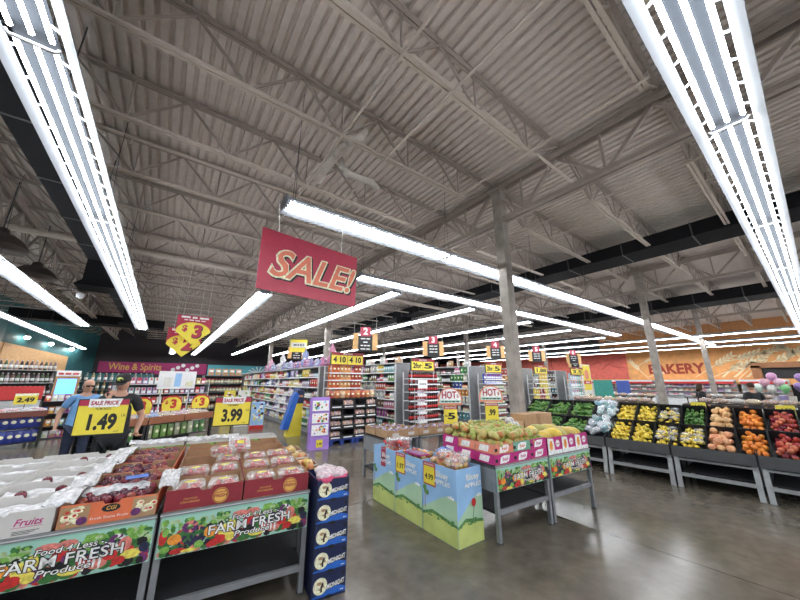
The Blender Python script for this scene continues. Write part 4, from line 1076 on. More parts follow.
def gondola(label, x0, x1, y0, y1, h, nsh, head=True):
    t = thing('store_shelving', label, 'shelving', (0,0,0), 0, 'grocery aisle shelving')
    xc = (x0+x1)/2; yb = y0+.45
    mb = MB(); mb.box(x0,x1,y0,y1,0,.14,'mid_grey'); mb.build('base_deck', t)
    mb = MB(); mb.box(xc-.03,xc+.03,yb,y1,.14,h,'mid_grey'); mb.box(x0+.05,x1-.05,yb-.03,yb,.14,h,'mid_grey'); mb.build('back_panel', t)
    y = yb
    while y <= y1:
        for x in (x0+.02,x1-.02):
            pass
        mb = MB(); mb.box(xc-.05,xc+.05,y-.02,y+.02,.14,h,'light_grey'); mb.build('upright', t); y += 2.4
    for x in (x0, x1-.04): MB().box(x,x+.04,y0+.40,y0+.46,.14,h,'light_grey').build('upright', t)
    zs = [.14+(h-.14)*k/nsh for k in range(1, nsh)]
    for z in zs:
        for a, b_ in ((x0, xc-.03), (xc+.03, x1)):
            mb = MB(); mb.box(a,b_,yb,y1,z-.02,z,'shelf_white'); e = x0 if a == x0 else x1
            mb.box(e-.006,e+.006,yb,y1,z-.035,z+.004,'v_white'); mb.build('shelf', t)
    if head: MB().box(x0,x1,yb-.03,y1,h-.015,h+.015,'light_grey').build('top_shelf', t)
    return t, [.14]+zs
def shelve_side(x, y0, y1, zs, label, grp, step=.2, kinds=None, cols=MIX, hmax=.3, depth=.30, miss=.06):
    """goods standing on the side facing -x"""
    for zi, z in enumerate(zs):
        y = y0+.1; run = 0
        while y < y1-.08:
            if run <= 0:
                pr, cat, w = R.choice(kinds or ((PB,'boxed good',.13),(PBT,'bottle',.095),(PCN,'can',.085),(PBG,'bagged good',.19),(PJR,'jar',.095))); col = R.choice(cols); run = R.randint(2,5)
            if R.random() > miss:
                pr.put(label+{'boxed good':' (box)','bottle':' (bottle)','can':' (can)','bagged good':' (bag)','jar':' (jar)'}.get(cat,''), cat, grp+', '+cat+'s', (x+.07, y, z+.002), rz=-PI/2+R.gauss(0,.05), color=jc(col,.1), scale=(1,1,min(1.15,hmax/.27)))
            y += max(w*1.06, step*.55); run -= 1
def shelve_front(x0, x1, y, zs, label, grp, pr, cat, w, cols, scale=1., miss=.03):
    for z in zs:
        x = x0+w/2; k = 0
        while x < x1-w/2+.01:
            if R.random() > miss: pr.put(label, cat, grp, (x, y, z+.002), rz=R.gauss(0,.06), color=jc(cols[(k//3) % len(cols)] if len(cols) > 2 else R.choice(cols),.1), scale=scale)
            x += w; k += 1
def end_shelves(label, x0, x1, y0, zs, grp='end of aisle shelves'):
    t = thing('end_shelf', label, 'shelving', (0,0,0), 0, grp)
    MB().box(x0,x1,y0,y0+.42,0,.14,'mid_grey').build('base_deck', t)
    for z in zs:
        mb = MB(); mb.box(x0,x1,y0,y0+.42,z-.02,z,'shelf_white'); mb.box(x0,x1,y0-.006,y0,z-.035,z+.005,'v_white'); mb.build('shelf', t)
    for x in (x0-.0,x1-.03): MB().box(x,x+.03,y0+.38,y0+.42,.14,zs[-1]+.22,'light_grey').build('upright', t)
    return t
def head_card(label, x0, x1, y, z, txts):
    t = thing('price_header', label, 'price sign', ((x0+x1)/2,y,z), 0, 'end of aisle price headers'); w = x1-x0
    mb = MB(); mb.box(-w/2,w/2,0,.03,0,.42,'carton_red'); mb.box(-w/2,-w/2+.03,-.001,.031,0,.42,'v_dark'); mb.build('frame', t)
    MB().tube([(-w/2+.05,.02,-.35),(-w/2+.05,.02,.02)], .012, 'light_grey', 5).tube([(w/2-.05,.02,-.35),(w/2-.05,.02,.02)], .012, 'light_grey', 5).build('post', t)
    n = len(txts)
    for i, s in enumerate(txts):
        a = -w/2+.04+i*(w-.08)/n; b_ = a+(w-.08)/n-.02
        mb = MB(); mb.box(a,b_,-.006,0,.03,.32,'sign_yellow'); mb.text(s, ((a+b_)/2,-.0075,.17), X3, Z3, .25, 'ink', bold=.04, fit=(b_-a)*.8); mb.build('price_card', t)
    mb = MB(); mb.text('SALE PRICE', (0,-.002,.37), X3, Z3, .07, 'v_white', bold=.02); mb.build('lettering', t)

# --- aisle two: long shelving seen along its left face
g, zs = gondola('long shelving run left of aisle two topped with pastel toys', 4.25, 5.5, 9.9, 26, 2.2, 6)
shelve_side(4.25, 10.4, 18.5, zs, 'small packaged good on the left face of the long toy topped shelving', 'goods on the toy topped shelving', .2, None, PAS+MIX[:4], .29)
def stuff_goods(label, x, y0, y1, zs, cols, dx=.16):
    mb = MB(); ms = ['carton_magenta','v_cream','sky_print','v_yellow','v_leaf','offwhite','v_pink','navy','carton_salmon','white']
    for z in zs:
        y = y0
        while y < y1: w = .10+R.random()*.14; mb.box(x,x+dx,y,y+w*.92,z+.002,z+.14+R.random()*.12,R.choice(ms)); y += w
    tag(mb.build('shelf_goods'), label, 'goods', None, 'stuff')
stuff_goods('packaged goods far along the toy topped shelving run', 4.27, 18.5, 26, zs, PAS)
omat('plush', .9, .3, 25)
def toy_fn():
    mb = MB(); mb.ell((0,0,.10), (.09,.08,.10), 'plush', 9, 6); mb.ell((0,-.02,.25), (.075,.075,.07), 'plush', 9, 6)
    for s in (-1,1): mb.ell((s*.05,0,.32), (.022,.015,.035), 'plush', 6, 5); mb.ell((s*.06,-.08,.05), (.03,.05,.03), 'plush', 6, 5); mb.ell((s*.10,-.02,.15), (.022,.03,.055), 'plush', 6, 5)
    mb.ell((0,-.09,.24), (.03,.02,.024), 'v_cream', 6, 5); return mb.build('plush_toy')
toy = Proto(toy_fn)
for k in range(46):
    toy.put('pastel plush toy sitting on the top shelf of the aisle two run', 'plush toy', 'plush toys on the top shelf', (4.38+(k % 2)*.26+R.random()*.1, 10.35+k*.17+R.gauss(0,.02), 2.217), rz=-PI/2+R.gauss(0,.4), color=jc(R.choice(((.62,.42,.60),(.70,.66,.72),(.38,.36,.66),(.65,.30,.48),(.55,.60,.75))),.1), scale=.75+R.random()*.35)
def tower(label, x, y, h, c):
    mb = MB(); pts = []
    mb.ell((0,0,h*.25), (.17,.15,h*.25), 'own', 10, 7, .2); mb.ell((0,0,h*.6), (.12,.11,h*.28), 'own', 10, 7, .25); mb.lathe([(.08,h*.75),(.03,h*.95),(.003,h*1.05)], 'own', 8)
    for k in range(5): mb.ell((.12*math.cos(k*2.1),.12*math.sin(k*2.1),h*(.2+.13*k)), .05, 'v_white', 7, 5)
    o = mb.build('inflated_toy', None, (x,y,2.217), 0, c); tag(o, label, 'toy')
tower('tall pink wrapped toy on the near end of the toy shelf', 4.75, 10.4, .85, (.62,.25,.38)); tower('tall pale blue toy standing farther along the toy shelf', 4.5, 12.4, .78, (.30,.36,.60)); tower('tall white toy farther down the toy shelf', 4.5, 15.4, .80, (.7,.7,.72)); tower('pink pointed toy far down the toy shelf', 4.5, 17.4, .65, (.60,.30,.42))
t = thing('hanging_sign', 'small yellow card hanging over the aisle two toy shelf', 'hanging sign', (4.6,13.6,2.95), -.5)
MB().box(-.36,.36,-.006,.006,0,.55,'sign_yellow').box(-.33,.33,-.008,-.006,.2,.42,'offwhite').text('~4', (0,-.0095,.31), X3, Z3, .10, 'navy').build('board', t); MB().tube([(-.3,0,.55),(-.3,0,1.1)], .004, 'ink', 4).tube([(.3,0,.55),(.3,0,1.1)], .004, 'ink', 4).build('wire', t)
# end shelves of aisle two
end_shelves('end of aisle shelf stacked with orange snack bags under the 4 for 10 header', 4.25, 5.5, 9.45, [1.22,1.50,1.75,1.98])
shelve_front(4.27, 5.5, 9.58, [1.22,1.50,1.75,1.98], 'orange and red snack bag on the aisle two end shelf', 'snack bags on the aisle two end', PBG, 'snack bag', .135, ((.60,.14,.04),(.66,.30,.10),(.45,.07,.04),(.60,.40,.22)), .95)
head_card('4 for 10 price header above the snack bag end shelf', 4.25, 5.5, 9.42, 2.22, ('4 10','4 10'))
mat('pallet_blue', (.012,.04,.24), .6)
def pallet():
    t = thing('pallet', 'x', 'x')
    for k in range(5): MB().box(0,.78,k*.235,k*.235+.12,.115,.14,'pallet_blue').build('deck_board', t)
    for x in (0,.34,.68):
        for y in (0,.47,.94): MB().box(x,x+.10,y,y+.12,0,.115,'pallet_blue').build('block', t)
    return t
pal = Proto(pallet)
for i, (x, y, lb) in enumerate(((3.90,8.62,'blue pallet under the left black crate stacks, front'),(4.70,8.60,'blue pallet under the right black crate stacks'),)):
    pal.put(lb, 'pallet', 'blue pallets', (x,y-.2,0))
omat('roll', .6, .35, 18, (.75,.6,.4))
crate_b = Proto(lambda: (lambda mb: (mb.box(0,.38,0,.55,0,.012,'black'), mb.box(0,.38,0,.012,.012,.09,'black'), mb.box(0,.38,.538,.55,.012,.27,'black'), mb.box(0,.012,.012,.538,.012,.27,'black'), mb.box(.368,.38,.012,.538,.012,.27,'black'), mb.box(0,.38,0,.012,.245,.27,'black'), mb.box(.05,.33,-.002,0,.02,.05,'v_white'), mb)[-1])(MB()).build('black_crate'))
bag2 = Proto(lambda: MB().ell((0,0,.06), (.085,.10,.065), 'roll', 10, 7, .18).ell((0,0,.06), (.09,.105,.068), 'clear_film', 10, 7, .1).build('bagged_potatoes'))
for c in range(4):
    for r in range(4):
        x, y, z = 3.91+c*.388, 8.47, .141+r*.272
        crate_b.put(f"black display crate, {('bottom','second','third','top')[r]} level, {('leftmost','second','third','rightmost')[c]} stack on the pallets", 'crate', 'black crates on the pallets', (x,y,z))
        if (c+r) % 2 == 0 or r == 1 or c == 3:
            for k in range(3): bag2.put('clear bag of reddish produce in the black pallet crates', 'bag', 'bags in the black pallet crates', (x+.075+k*.115,y+.13,z+.02), rz=k, scale=(1,1,1.5), color=jc(R.choice(((.5,.16,.12),(.6,.3,.2),(.45,.25,.15))),.1))
for c in range(2):
    for r in range(4):
        x, y, z = 3.91, 9.60+.4*c, .002+r*.272
        o = crate_b.put(f"black display crate facing the aisle, {('bottom','second','third','top')[r]} level, {('nearer','farther')[c]} stack", 'crate', 'black crates on the aisle side', (x-.02,y-.02,z), rz=-PI/2)
        for k in range(3): bag2.put('clear bag of reddish produce in the crates facing the aisle', 'bag', 'bags in the aisle side crates', (x+.09,y-.06-k*.12,z+.02), rz=k, scale=(1,1,1.5), color=jc(R.choice(((.5,.16,.12),(.6,.3,.2),(.45,.25,.15))),.1))
for c in range(17):
    PBG.put('orange and cream snack bag lying on top of the black crates', 'snack bag', 'snack bags on the black crates', (3.98+(c % 9)*.17, 8.6+(c//9)*.25, 1.235), rz=R.gauss(0,.2), color=jc(R.choice(((.62,.22,.08),(.70,.48,.3),(.5,.1,.06))),.1), scale=(1,1,.8))
# purple stand
t = thing('display_stand', 'purple cardboard floor stand with three tiers of white cards', 'display stand', (3.50,8.16,0), -.18)
mat('purple', (.36,.20,.62), .5)
for x in (-.25,.23): mb = MB(); mb.prism([(0,0),(.32,0),(.30,1.28),(.12,1.28)], (x,.0,0), Y3, Z3, .02, 'purple'); mb.build('side_panel', t)
mb = MB(); mb.box(-.25,.25,.0,.02,0,.30,'purple'); mb.prism([(-.25,0),(.25,0),(.25,1.0),(-.25,1.0)], (0,.03,.29), X3, Vector((0,.09,1)), -.015, 'purple'); mb.build('front_panel', t)
MB().box(-.25,.25,.28,.30,0,1.24,'purple').build('back_panel', t)
q = random.Random(3)
for z, h in ((.34,.26),(.64,.24),(.94,.26)):
    mb = MB(); y = .005+(z-.3)*.09
    mb.prism([(-.215,0),(.215,0),(.215,h),(-.215,h)], (0,y,z), X3, Vector((0,.09,1)), .012, 'v_white')
    for k in range(16): mb.disc((q.uniform(-.17,.17),y-.014-k*.0002+.008,z+.03+q.random()*(h-.06)), .018+q.random()*.022, X3, Vector((0,.09,1)), -.001, q.choice(['v_yellow','sky_print','ink','v_red','v_orange','purple','green_print']), 8)
    mb.build('card_tier', t)
mb = MB(); mb.box(-.08,.08,-.02,-.004,.06,.24,'sign_yellow'); mb.text('1.99', (0,-.0215,.14), X3, Z3, .075, 'ink', bold=.03); mb.build('price_card', t)
# blue and yellow leaning stand
t = thing('display_stand', 'yellow floor stand with a slanted blue side panel', 'display stand', (3.62,10.55,0), -.1)
mb = MB(); mb.prism([(-.22,0),(.24,0),(.24,1.15),(.06,1.2)], (0,0,0), X3, Z3, -.35, 'sign_yellow'); mb.build('body', t)
mb = MB(); mb.prism([(-.36,.22),(-.16,.22),(.10,1.26),(.0,1.36),(-.08,1.24)], (0,-.02,0), X3, Z3, -.40, 'blue'); mb.build('slanted_panel', t)
mb = MB(); mb.box(.04,.26,-.01,.35,1.0,1.42,'navy'); mb.box(.07,.23,-.012,-.01,1.2,1.26,'wood'); mb.build('header', t)
for i, (x, y, h, m_, lb) in enumerate(((3.05,13.0,.95,'sky_print','pale blue floor stand with a red base beside the aisle two shelving'),(2.75,14.2,1.35,'offwhite','white floor stand deeper along aisle two'),(2.55,16.2,1.3,'sign_yellow','yellow floor stand far down aisle two'))):
    t = thing('display_stand', lb, 'display stand', (x,y,0), -.2); q = random.Random(i)
    MB().box(-.24,.24,-.16,.16,0,.14,'v_red' if i == 0 else m_).build('base', t)
    mb = MB(); mb.box(-.22,.22,-.14,.14,.14,h,m_)
    for k in range(26): mb.disc((q.uniform(-.17,.17),-.141-k*.0002,.24+q.random()*(h-.32)), .03+q.random()*.02, X3, Z3, -.001, q.choice(['v_yellow','v_cream','ink','v_leaf','v_white','carton_magenta']), 7)
    mb.build('body', t)
# --- aisle three: soda end, shelving side
def aisle(label, x0, x1, y0, h=2.35, y1=26):
    return gondola(label, x0, x1, y0, y1, h, 7)
g3, z3 = aisle('shelving run between aisles two and three behind the soda end', 6.65, 7.95, 8.75)
shelve_side(6.65, 9.25, 11.6, z3, 'small packaged good on the left face of the run behind the soda end', 'goods beside the soda end', .2)
stuff_goods('packaged goods far along the run behind the soda end', 6.67, 11.6, 20, z3, MIX)
end_shelves('end of aisle shelf of dark soda bottles under the 2 for 5 header', 6.65, 8.0, 8.3, [.45,.78,1.08,1.36,1.62,1.80])
shelve_front(6.67, 8.0, 8.42, [.142,.45,.78], 'dark soda bottle on a lower shelf of the soda end', 'soda bottles on the lower shelves', PSODA, 'soda bottle', .094, ((.035,.012,.01),(.05,.012,.012)), 1.08)
shelve_front(6.67, 8.0, 8.42, [1.08,1.36,1.62,1.80], 'dark soda bottle on an upper shelf of the soda end', 'soda bottles on the upper shelves', PSODA, 'soda bottle', .094, ((.035,.012,.01),(.06,.012,.012)), 1.0)
head_card('2 for 5 price header above the soda bottles', 6.65, 7.75, 8.27, 2.05, ('2for','5'))
t = thing('display_stand', 'white wire tier stand in front of the soda end', 'display stand', (6.85,8.02,0), 0)
for k in range(5):
    mb = MB(); mb.box(-.16,.16,-.12,.12,.15+k*.27,.165+k*.27,'white'); mb.box(-.16,.16,-.125,-.115,.165+k*.27,.22+k*.27,'white'); mb.build('tier', t)
for x in (-.16,.15):
    for y in (-.12,.11): MB().box(x,x+.012,y,y+.012,0,1.5,'light_grey').build('post', t)
MB().box(-.2,.2,-.13,-.115,1.48,1.75,'white').text('~4', (0,-.132,1.62), X3, Z3, .06, 'navy').build('header_card', t)
for k in range(5):
    for j in range(3): PPK.put('pale box on the white wire tier stand', 'boxed good', 'boxes on the white wire stand', (6.75+j*.1,8.0,.167+k*.27), color=jc((.6,.6,.68)), scale=(.7,.7,.85))
# --- aisle four
g4, z4 = aisle('shelving run behind the blue topped end, beside aisle four', 10.55, 11.85, 8.75)
shelve_side(10.55, 9.25, 12.2, z4, 'small packaged good on the left face of the run behind the blue topped end', 'goods beside the blue topped end', .2)
stuff_goods('packaged goods far along the run behind the blue topped end', 10.57, 12.2, 18, z4, MIX)
end_shelves('end of aisle shelf with blue packs on top under a yellow price header', 10.6, 11.95, 8.3, [.45,.78,1.11,1.40,1.62,1.80])
shelve_front(10.62, 11.95, 8.42, [1.62,1.80], 'blue carton on the top shelves of the aisle four end', 'blue cartons on the aisle four end', PPK, 'blue carton', .125, ((.02,.05,.40),(.03,.08,.5)), (1,1,1.05))
shelve_front(10.62, 11.95, 8.42, [.142,.45,.78,1.11,1.40], 'dark packed good on the lower shelves of the aisle four end', 'dark goods on the aisle four end', PJR, 'jar', .11, ((.05,.03,.06),(.3,.03,.05),(.1,.1,.2),(.05,.12,.06)), 1.4)
head_card('yellow 2 for 5 price header above the blue cartons', 10.6, 11.7, 8.27, 2.05, ('2for','5'))
# --- aisle five
g5, z5 = aisle('shelving run behind the yellow pack end, right of the front column', 14.3, 15.6, 8.75)
shelve_side(14.3, 9.2, 12.0, z5, 'small packaged good on the left face of the run right of the front column', 'goods beside the yellow pack end', .24)
end_shelves('end of aisle shelf of yellow packs under the 1.88 header', 14.3, 15.7, 8.3, [.45,.78,1.11,1.40,1.62,1.80])
shelve_front(14.9, 15.7, 8.42, [1.40,1.62,1.80], 'yellow pack on the upper shelves of the aisle five end', 'yellow packs on the aisle five end', PBG, 'bagged good', .16, ((.75,.56,.05),(.78,.62,.12)), .95)
shelve_front(14.3, 15.7, 8.42, [.142,.45,.78,1.11], 'mixed yellow and red pack on the lower shelves of the aisle five end', 'mixed packs on the aisle five end', PBG, 'bagged good', .17, ((.72,.55,.06),(.45,.05,.06),(.7,.6,.1),(.1,.3,.2)), 1.05)
head_card('yellow 1.88 price header above the yellow packs', 14.3, 15.5, 8.27, 2.05, ('1.88',))
# --- aisle six
g6, z6 = aisle('shelving run behind the white and teal packs, farthest right', 18.0, 19.3, 8.75, 2.3)
shelve_side(18.0, 9.2, 12.0, z6, 'small packaged good on the left face of the farthest right run', 'goods beside the white pack end', .3)
end_shelves('end of aisle shelf of white and teal packs under the 3.5 header', 18.0, 19.6, 8.3, [.5,.95,1.4,1.8])
shelve_front(18.0, 19.6, 8.42, [.5,.95,1.4,1.8], 'white and teal paper pack on the aisle six end', 'paper packs on the aisle six end', PPK, 'paper pack', .27, ((.45,.58,.68),(.08,.42,.36),(.7,.72,.75),(.05,.1,.45)), (2,1.6,1.7))
head_card('yellow 3.5 price header above the white and teal packs', 18.0, 19.5, 8.27, 2.05, ('3.5',))
for i, (x, c, lb) in enumerate(((20.6,(.75,.6,.15),'tall yellow promotional poster board beyond aisle six'),)):
    mb = MB(); mb.box(-.55,.55,-.03,.03,0,2.7,'offwhite'); mb.box(-.5,.5,-.035,-.03,1.2,2.65,'sign_yellow'); mb.disc((0,-.036,2.1), .3, X3, Z3, -.003, 'carton_salmon', 14); mb.box(-.5,.5,-.037,-.035,1.55,1.75,'v_red')
    mb.text('~3', (0,-.041,1.65), X3, Z3, .16, 'v_white'); tag(mb.build('poster_board', None, (x,8.6,0)), lb, 'poster board')
# goods stacked on the top shelves of the right hand runs
for gx, lb in ((6.65,'the soda run'),(10.55,'the blue topped run'),(14.3,'the yellow pack run')):
    for k in range(14):
        pr, cat = ((POV,'carton'),(PBG,'bagged good'))[k % 2]
        pr.put('overstock pack on the top shelf of '+lb+(' (box)' if k % 2 == 0 else ' (bag)'), cat, 'overstock on '+lb+', '+cat, (gx+.3+(k % 3)*.3, 9.4+k*.35, 2.367), rz=-PI/2, color=jc(R.choice(((.6,.6,.6),(.55,.35,.2),(.6,.3,.3),(.7,.68,.6))),.1), scale=(1.9,1.9,1.1))
# aisle number signs
mat('sign_black', (.015,.015,.017), .5)
def aisle_sign(num, loc, lines, label):
    t = thing('aisle_sign', label, 'aisle sign', loc, -.75*math.atan2(loc[0],loc[1]), None)
    mb = MB(); mb.box(-.40,-.21,-.012,.012,.02,.56,'board_tan'); mb.box(.21,.40,-.012,.012,.02,.56,'board_tan'); mb.box(-.21,.21,-.012,.012,.02,.10,'board_tan'); mb.build('wooden_board', t)
    mb = MB(); mb.box(-.23,.23,-.03,.02,-.02,.50,'sign_black')
    for k, s in enumerate(lines): mb.text(s, (0,-.032,.38-k*.11), X3, Z3, .06, 'v_white', fit=.30 if s != '~1' else .14)
    mb.build('list_panel', t)
    mb = MB(); mb.box(-.17,.17,-.04,.03,.46,.76,'sign_red'); mb.text(num, (0,-.042,.61), X3, Z3, .30, 'v_white', bold=.04); mb.build('number_block', t)
    MB().tube([(-.36,0,.56),(-.36,0,1.1)], .006, 'light_grey', 4).tube([(.36,0,.56),(.36,0,1.1)], .006, 'light_grey', 4).build('wire', t)
aisle_sign('2', (5.08,8.66,2.66), ('~2','~1','~3','~2'), 'wooden aisle sign numbered 2, the nearer one above the crate pallets')
aisle_sign('2', (5.0,15.0,2.75), ('~2','~1','~3','~2'), 'wooden aisle sign numbered 2, farther away behind the toy shelf')
aisle_sign('3', (8.07,8.66,2.62), ('~2','~3','~2'), 'wooden aisle sign numbered 3 with a red number block')
aisle_sign('4', (11.9,8.66,2.70), ('~3','~2','~2'), 'wooden aisle sign numbered 4 beside the front column')
aisle_sign('5', (15.35,8.66,2.70), ('~2','~2','~3'), 'wooden aisle sign numbered 5 right of the front column')
aisle_sign('6', (19.4,8.66,2.75), ('~2','~3','~1'), 'wooden aisle sign numbered 6, rightmost of the aisle signs')
aisle_sign('6', (21.6,9.6,2.55), ('~2','~3','~1'), 'wooden aisle sign partly behind the number 6 sign')
# ================================================================== BEYOND THE RIGHT RACK: BAKERY SIDE
# ridge of packed goods behind the black rack
t = thing('ridge_shelf', 'black shelf ridge behind the fruit crates, topped with small packs', 'shelf', K(1.22,-1.1), RR)
MB().box(0,.42,0,5.9,1.02,1.06,'bin_black').build('shelf', t); MB().box(0,.03,0,5.9,.0,1.02,'bin_black').build('back_panel', t)  # dark panel carried down to the floor to darken the gap under the rack
for y in (0.,2.9,5.84): MB().box(.36,.41,y,y+.05,0,1.02,'rack_steel').build('leg', t)
pk = Proto(lambda: (lambda mb: (mb.frustum((-.09,.09,-.06,.06,0),(-.10,.10,-.07,.07,.07),'own_matte'), mb.ell((0,0,.08),(.09,.06,.04),'own',9,6,.2), mb)[-1])(MB()).build('produce_pack'))
for k in range(44):
    pk.put('small tray of packed produce on the ridge behind the fruit crates', 'produce pack', 'packs along the rack ridge', K(1.30+(k % 2)*.2, -1.0+k*.13, 1.062), rz=RR+R.gauss(0,.3), color=jc(R.choice(((.55,.42,.10),(.40,.30,.16),(.55,.50,.35),(.30,.18,.10),(.60,.48,.12),(.2,.25,.08))),.1), scale=.9+R.random()*.5)
for i, y in enumerate((.05,.42,-.35,1.5)):
    t = thing('price_sign', f"small yellow price card clipped above the fruit rack, {('second from right','third from right','rightmost','leftmost')[i]}", 'price sign', K(1.2,y,1.06), RR-PI/2+.3, 'clip price cards on the rack ridge')
    MB().tube([(0,0,0),(0,0,.10)], .005, 'ink', 5).build('pole', t); MB().box(-.11,.11,-.006,.006,.10,.25,'sign_yellow').text('4.99', (0,-.008,.17), X3, Z3, .08, 'ink', bold=.02).build('price_card', t)
# bakery tables in front of the wall, each with breads
mat('case_white', (.70,.71,.72), .4)
def case(label, x, y, L_, h=1.5):
    t = thing('display_case', label, 'display case', (x,y,0))
    MB().box(0,.9,0,L_,0,.45,'case_white').build('base', t); MB().box(.82,.9,0,L_,.45,h+.25,'case_white').build('back_panel', t)
    for z in (.75,1.05,1.35): MB().box(.25,.82,.02,L_-.02,z-.02,z,'case_white').build('shelf', t)
    MB().box(0.1,.9,0,L_,h+.2,h+.32,'case_white').build('canopy', t); MB().box(.1,.13,.05,L_-.05,h+.05,h+.2,'v_red').build('valance', t)
case('long white refrigerated case with a red valance under the BAKERY letters', 30.6, 3.6, 4.2); case('white refrigerated case left of the BAKERY letters', 30.6, 8.0, 4.6)
case('white refrigerated case right of the last bakery column', 30.6, 2.0-1.0+.3, 2.1)
cake = Proto(lambda: MB().lathe([(.14,0),(.15,.01),(.15,.10),(.13,.13),(.002,.135)], 'own', 10).lathe([(.17,-.006),(.17,0)], 'v_white', 10).build('boxed_cake'))
for y0, n, nm in ((3.75,13,'the long case'),(8.15,14,'the left case'),(1.42,6,'the right case')):
    for z in (.757,1.057,1.357):
        for k in range(n): cake.put('round packed cake on '+nm+' by the bakery wall', 'cake', 'cakes in '+nm, (31.1,y0+k*.31,z), color=jc(R.choice(((.7,.3,.35),(.75,.68,.6),(.4,.2,.12),(.72,.70,.72),(.35,.2,.4))),.1))
# black panel painted for the dark of an opening, in a wooden frame
mat('frame_wood', (.34,.15,.06), .5)
mb = MB(); mb.box(WR-.32,WR-.08,-6.4,2.5,0,.02,'bin_black'); mb.box(WR-.10,WR-.07,-6.4,2.4,0,2.6,'black')
o = mb.build('opening_dark_panel'); tag(o, 'black panel painted for the dark inside the bakery doorway at the right edge', 'doorway')
mb = MB(); mb.box(WR-.5,WR-.07,2.4,2.85,0,2.75,'frame_wood'); mb.box(WR-.5,WR-.07,-6.4,2.85,2.6,2.95,'frame_wood'); tag(mb.build('opening_frame'), 'brown wooden frame around the dark bakery doorway', 'door frame')
# balloons
bal = Proto(lambda: MB().lathe([(.004,-.20),(.02,-.19),(.08,-.13),(.14,-.04),(.155,.04),(.13,.12),(.07,.17),(.003,.185)], 'own_gloss', 12).tube([(0,0,-.2),(.01,0,-.35),(0,.01,-.55)], .003, 'v_white', 4).build('balloon'))
for i, (x, y, z, c, lb) in enumerate(((23.1,1.45,2.05,(.60,.30,.50),'pink balloon at the top of the left bunch'),(23.0,1.72,1.78,(.65,.35,.45),'rose balloon in the middle left of the left bunch'),(23.0,1.25,1.78,(.62,.40,.50),'pale rose balloon in the middle right of the left bunch'),(23.0,1.95,1.55,(.60,.70,.62),'pale mint balloon at the lower left of the left bunch'),(23.0,1.55,1.50,(.70,.70,.66),'white balloon at the bottom centre of the left bunch'),(23.0,1.15,1.52,(.20,.50,.22),'green balloon at the lower right of the left bunch'),(23.4,.62,2.0,(.30,.18,.42),'purple balloon at the top of the right bunch'),(23.4,.35,1.75,(.62,.60,.35),'cream balloon in the right bunch'),(23.4,.72,1.6,(.25,.16,.40),'dark purple balloon low in the right bunch'),(23.4,.3,1.4,(.72,.72,.74),'white balloon at the bottom of the right bunch'))):
    bal.put(lb, 'balloon', None, (x,y,z-.15), color=c, scale=1.15)
t = thing('round_table', 'small dark table with gift bags below the balloon bunches', 'table', (23.1,1.2,0)); MB().lathe([(.6,.72),(.6,.75)], 'dark_brown', 18).build('tabletop', t); MB().lathe([(.25,0),(.05,.05),(.05,.72)], 'dark_brown', 10).build('pedestal', t)
for i, (y, c) in enumerate(((1.5,(.6,.6,.66)),(1.25,(.3,.25,.5)),(1.0,(.65,.63,.55)))):
    o = MB().frustum((-.09,.09,-.06,.06,0),(-.11,.11,-.07,.07,.30),'own').tube([(-.05,0,.29),(-.04,0,.38),(.04,0,.38),(.05,0,.29)], .006, 'own', 5).build('gift_bag', None, (23.0,y,.752), 1., c); tag(o, f"{('pale grey','purple','cream')[i]} gift bag on the table under the balloons", 'gift bag')
# low bakery islands between rack and wall
loaf = Proto(lambda: MB().ell((0,0,.06), (.09,.15,.065), 'own_matte', 10, 7, .06).ell((0,0,.06), (.10,.16,.07), 'clear_film', 9, 6, .15).build('bread_loaf'))
for i, (x, y, w, d, lb) in enumerate(((11.2,3.2,2.2,1.0,'dark bakery island behind the lemons'),(12.6,.2,2.2,1.1,'dark bakery island behind the oranges'),(15.5,4.2,2.4,1.2,'dark bakery island in front of the second column'),(17.0,1.2,2.4,1.2,'dark bakery island left of the balloons'))):
    t = thing('display_table', lb, 'display table', (x,y,0), RR); MB().box(0,d,0,w,.78,.84,'dark_brown').build('tabletop', t); MB().box(.06,d-.06,.06,w-.06,0,.78,'bin_black').build('cabinet', t); MB().box(.35,.65,.05,w-.05,1.06,1.09,'dark_brown').build('upper_shelf', t)
    for q in (.1,w-.14): MB().box(.48,.52,q,q+.04,.84,1.06,'dark_brown').build('post', t)
    for k in range(14): loaf.put('bread loaf in clear wrap on '+lb.replace('dark ','the '), 'bread', 'breads on '+lb, loc2((x,y,0), RR, .16 if k % 2 else .5, .12+(k//2)*.31, .842 if k % 2 else 1.092), rz=R.gauss(0,.3), color=jc(R.choice(((.45,.24,.09),(.6,.42,.2),(.35,.16,.07),(.6,.56,.5))),.1), scale=1.15)
for i, (x, y, c, lb) in enumerate(((13.0,4.9,(.04,.32,.26),'teal standing banner left of the second column'),(19.5,6.4,(.05,.1,.4),'blue case stack beyond the green peppers'))):
    o = MB().box(-.3,.3,-.03,.03,.3,1.75,'own').box(-.25,.25,-.2,.2,0,.04,'bin_black').box(-.02,.02,-.02,.02,.04,.3,'light_grey').build('banner_stand', None, (x,y,0), -.9, c); tag(o, lb, 'banner stand')
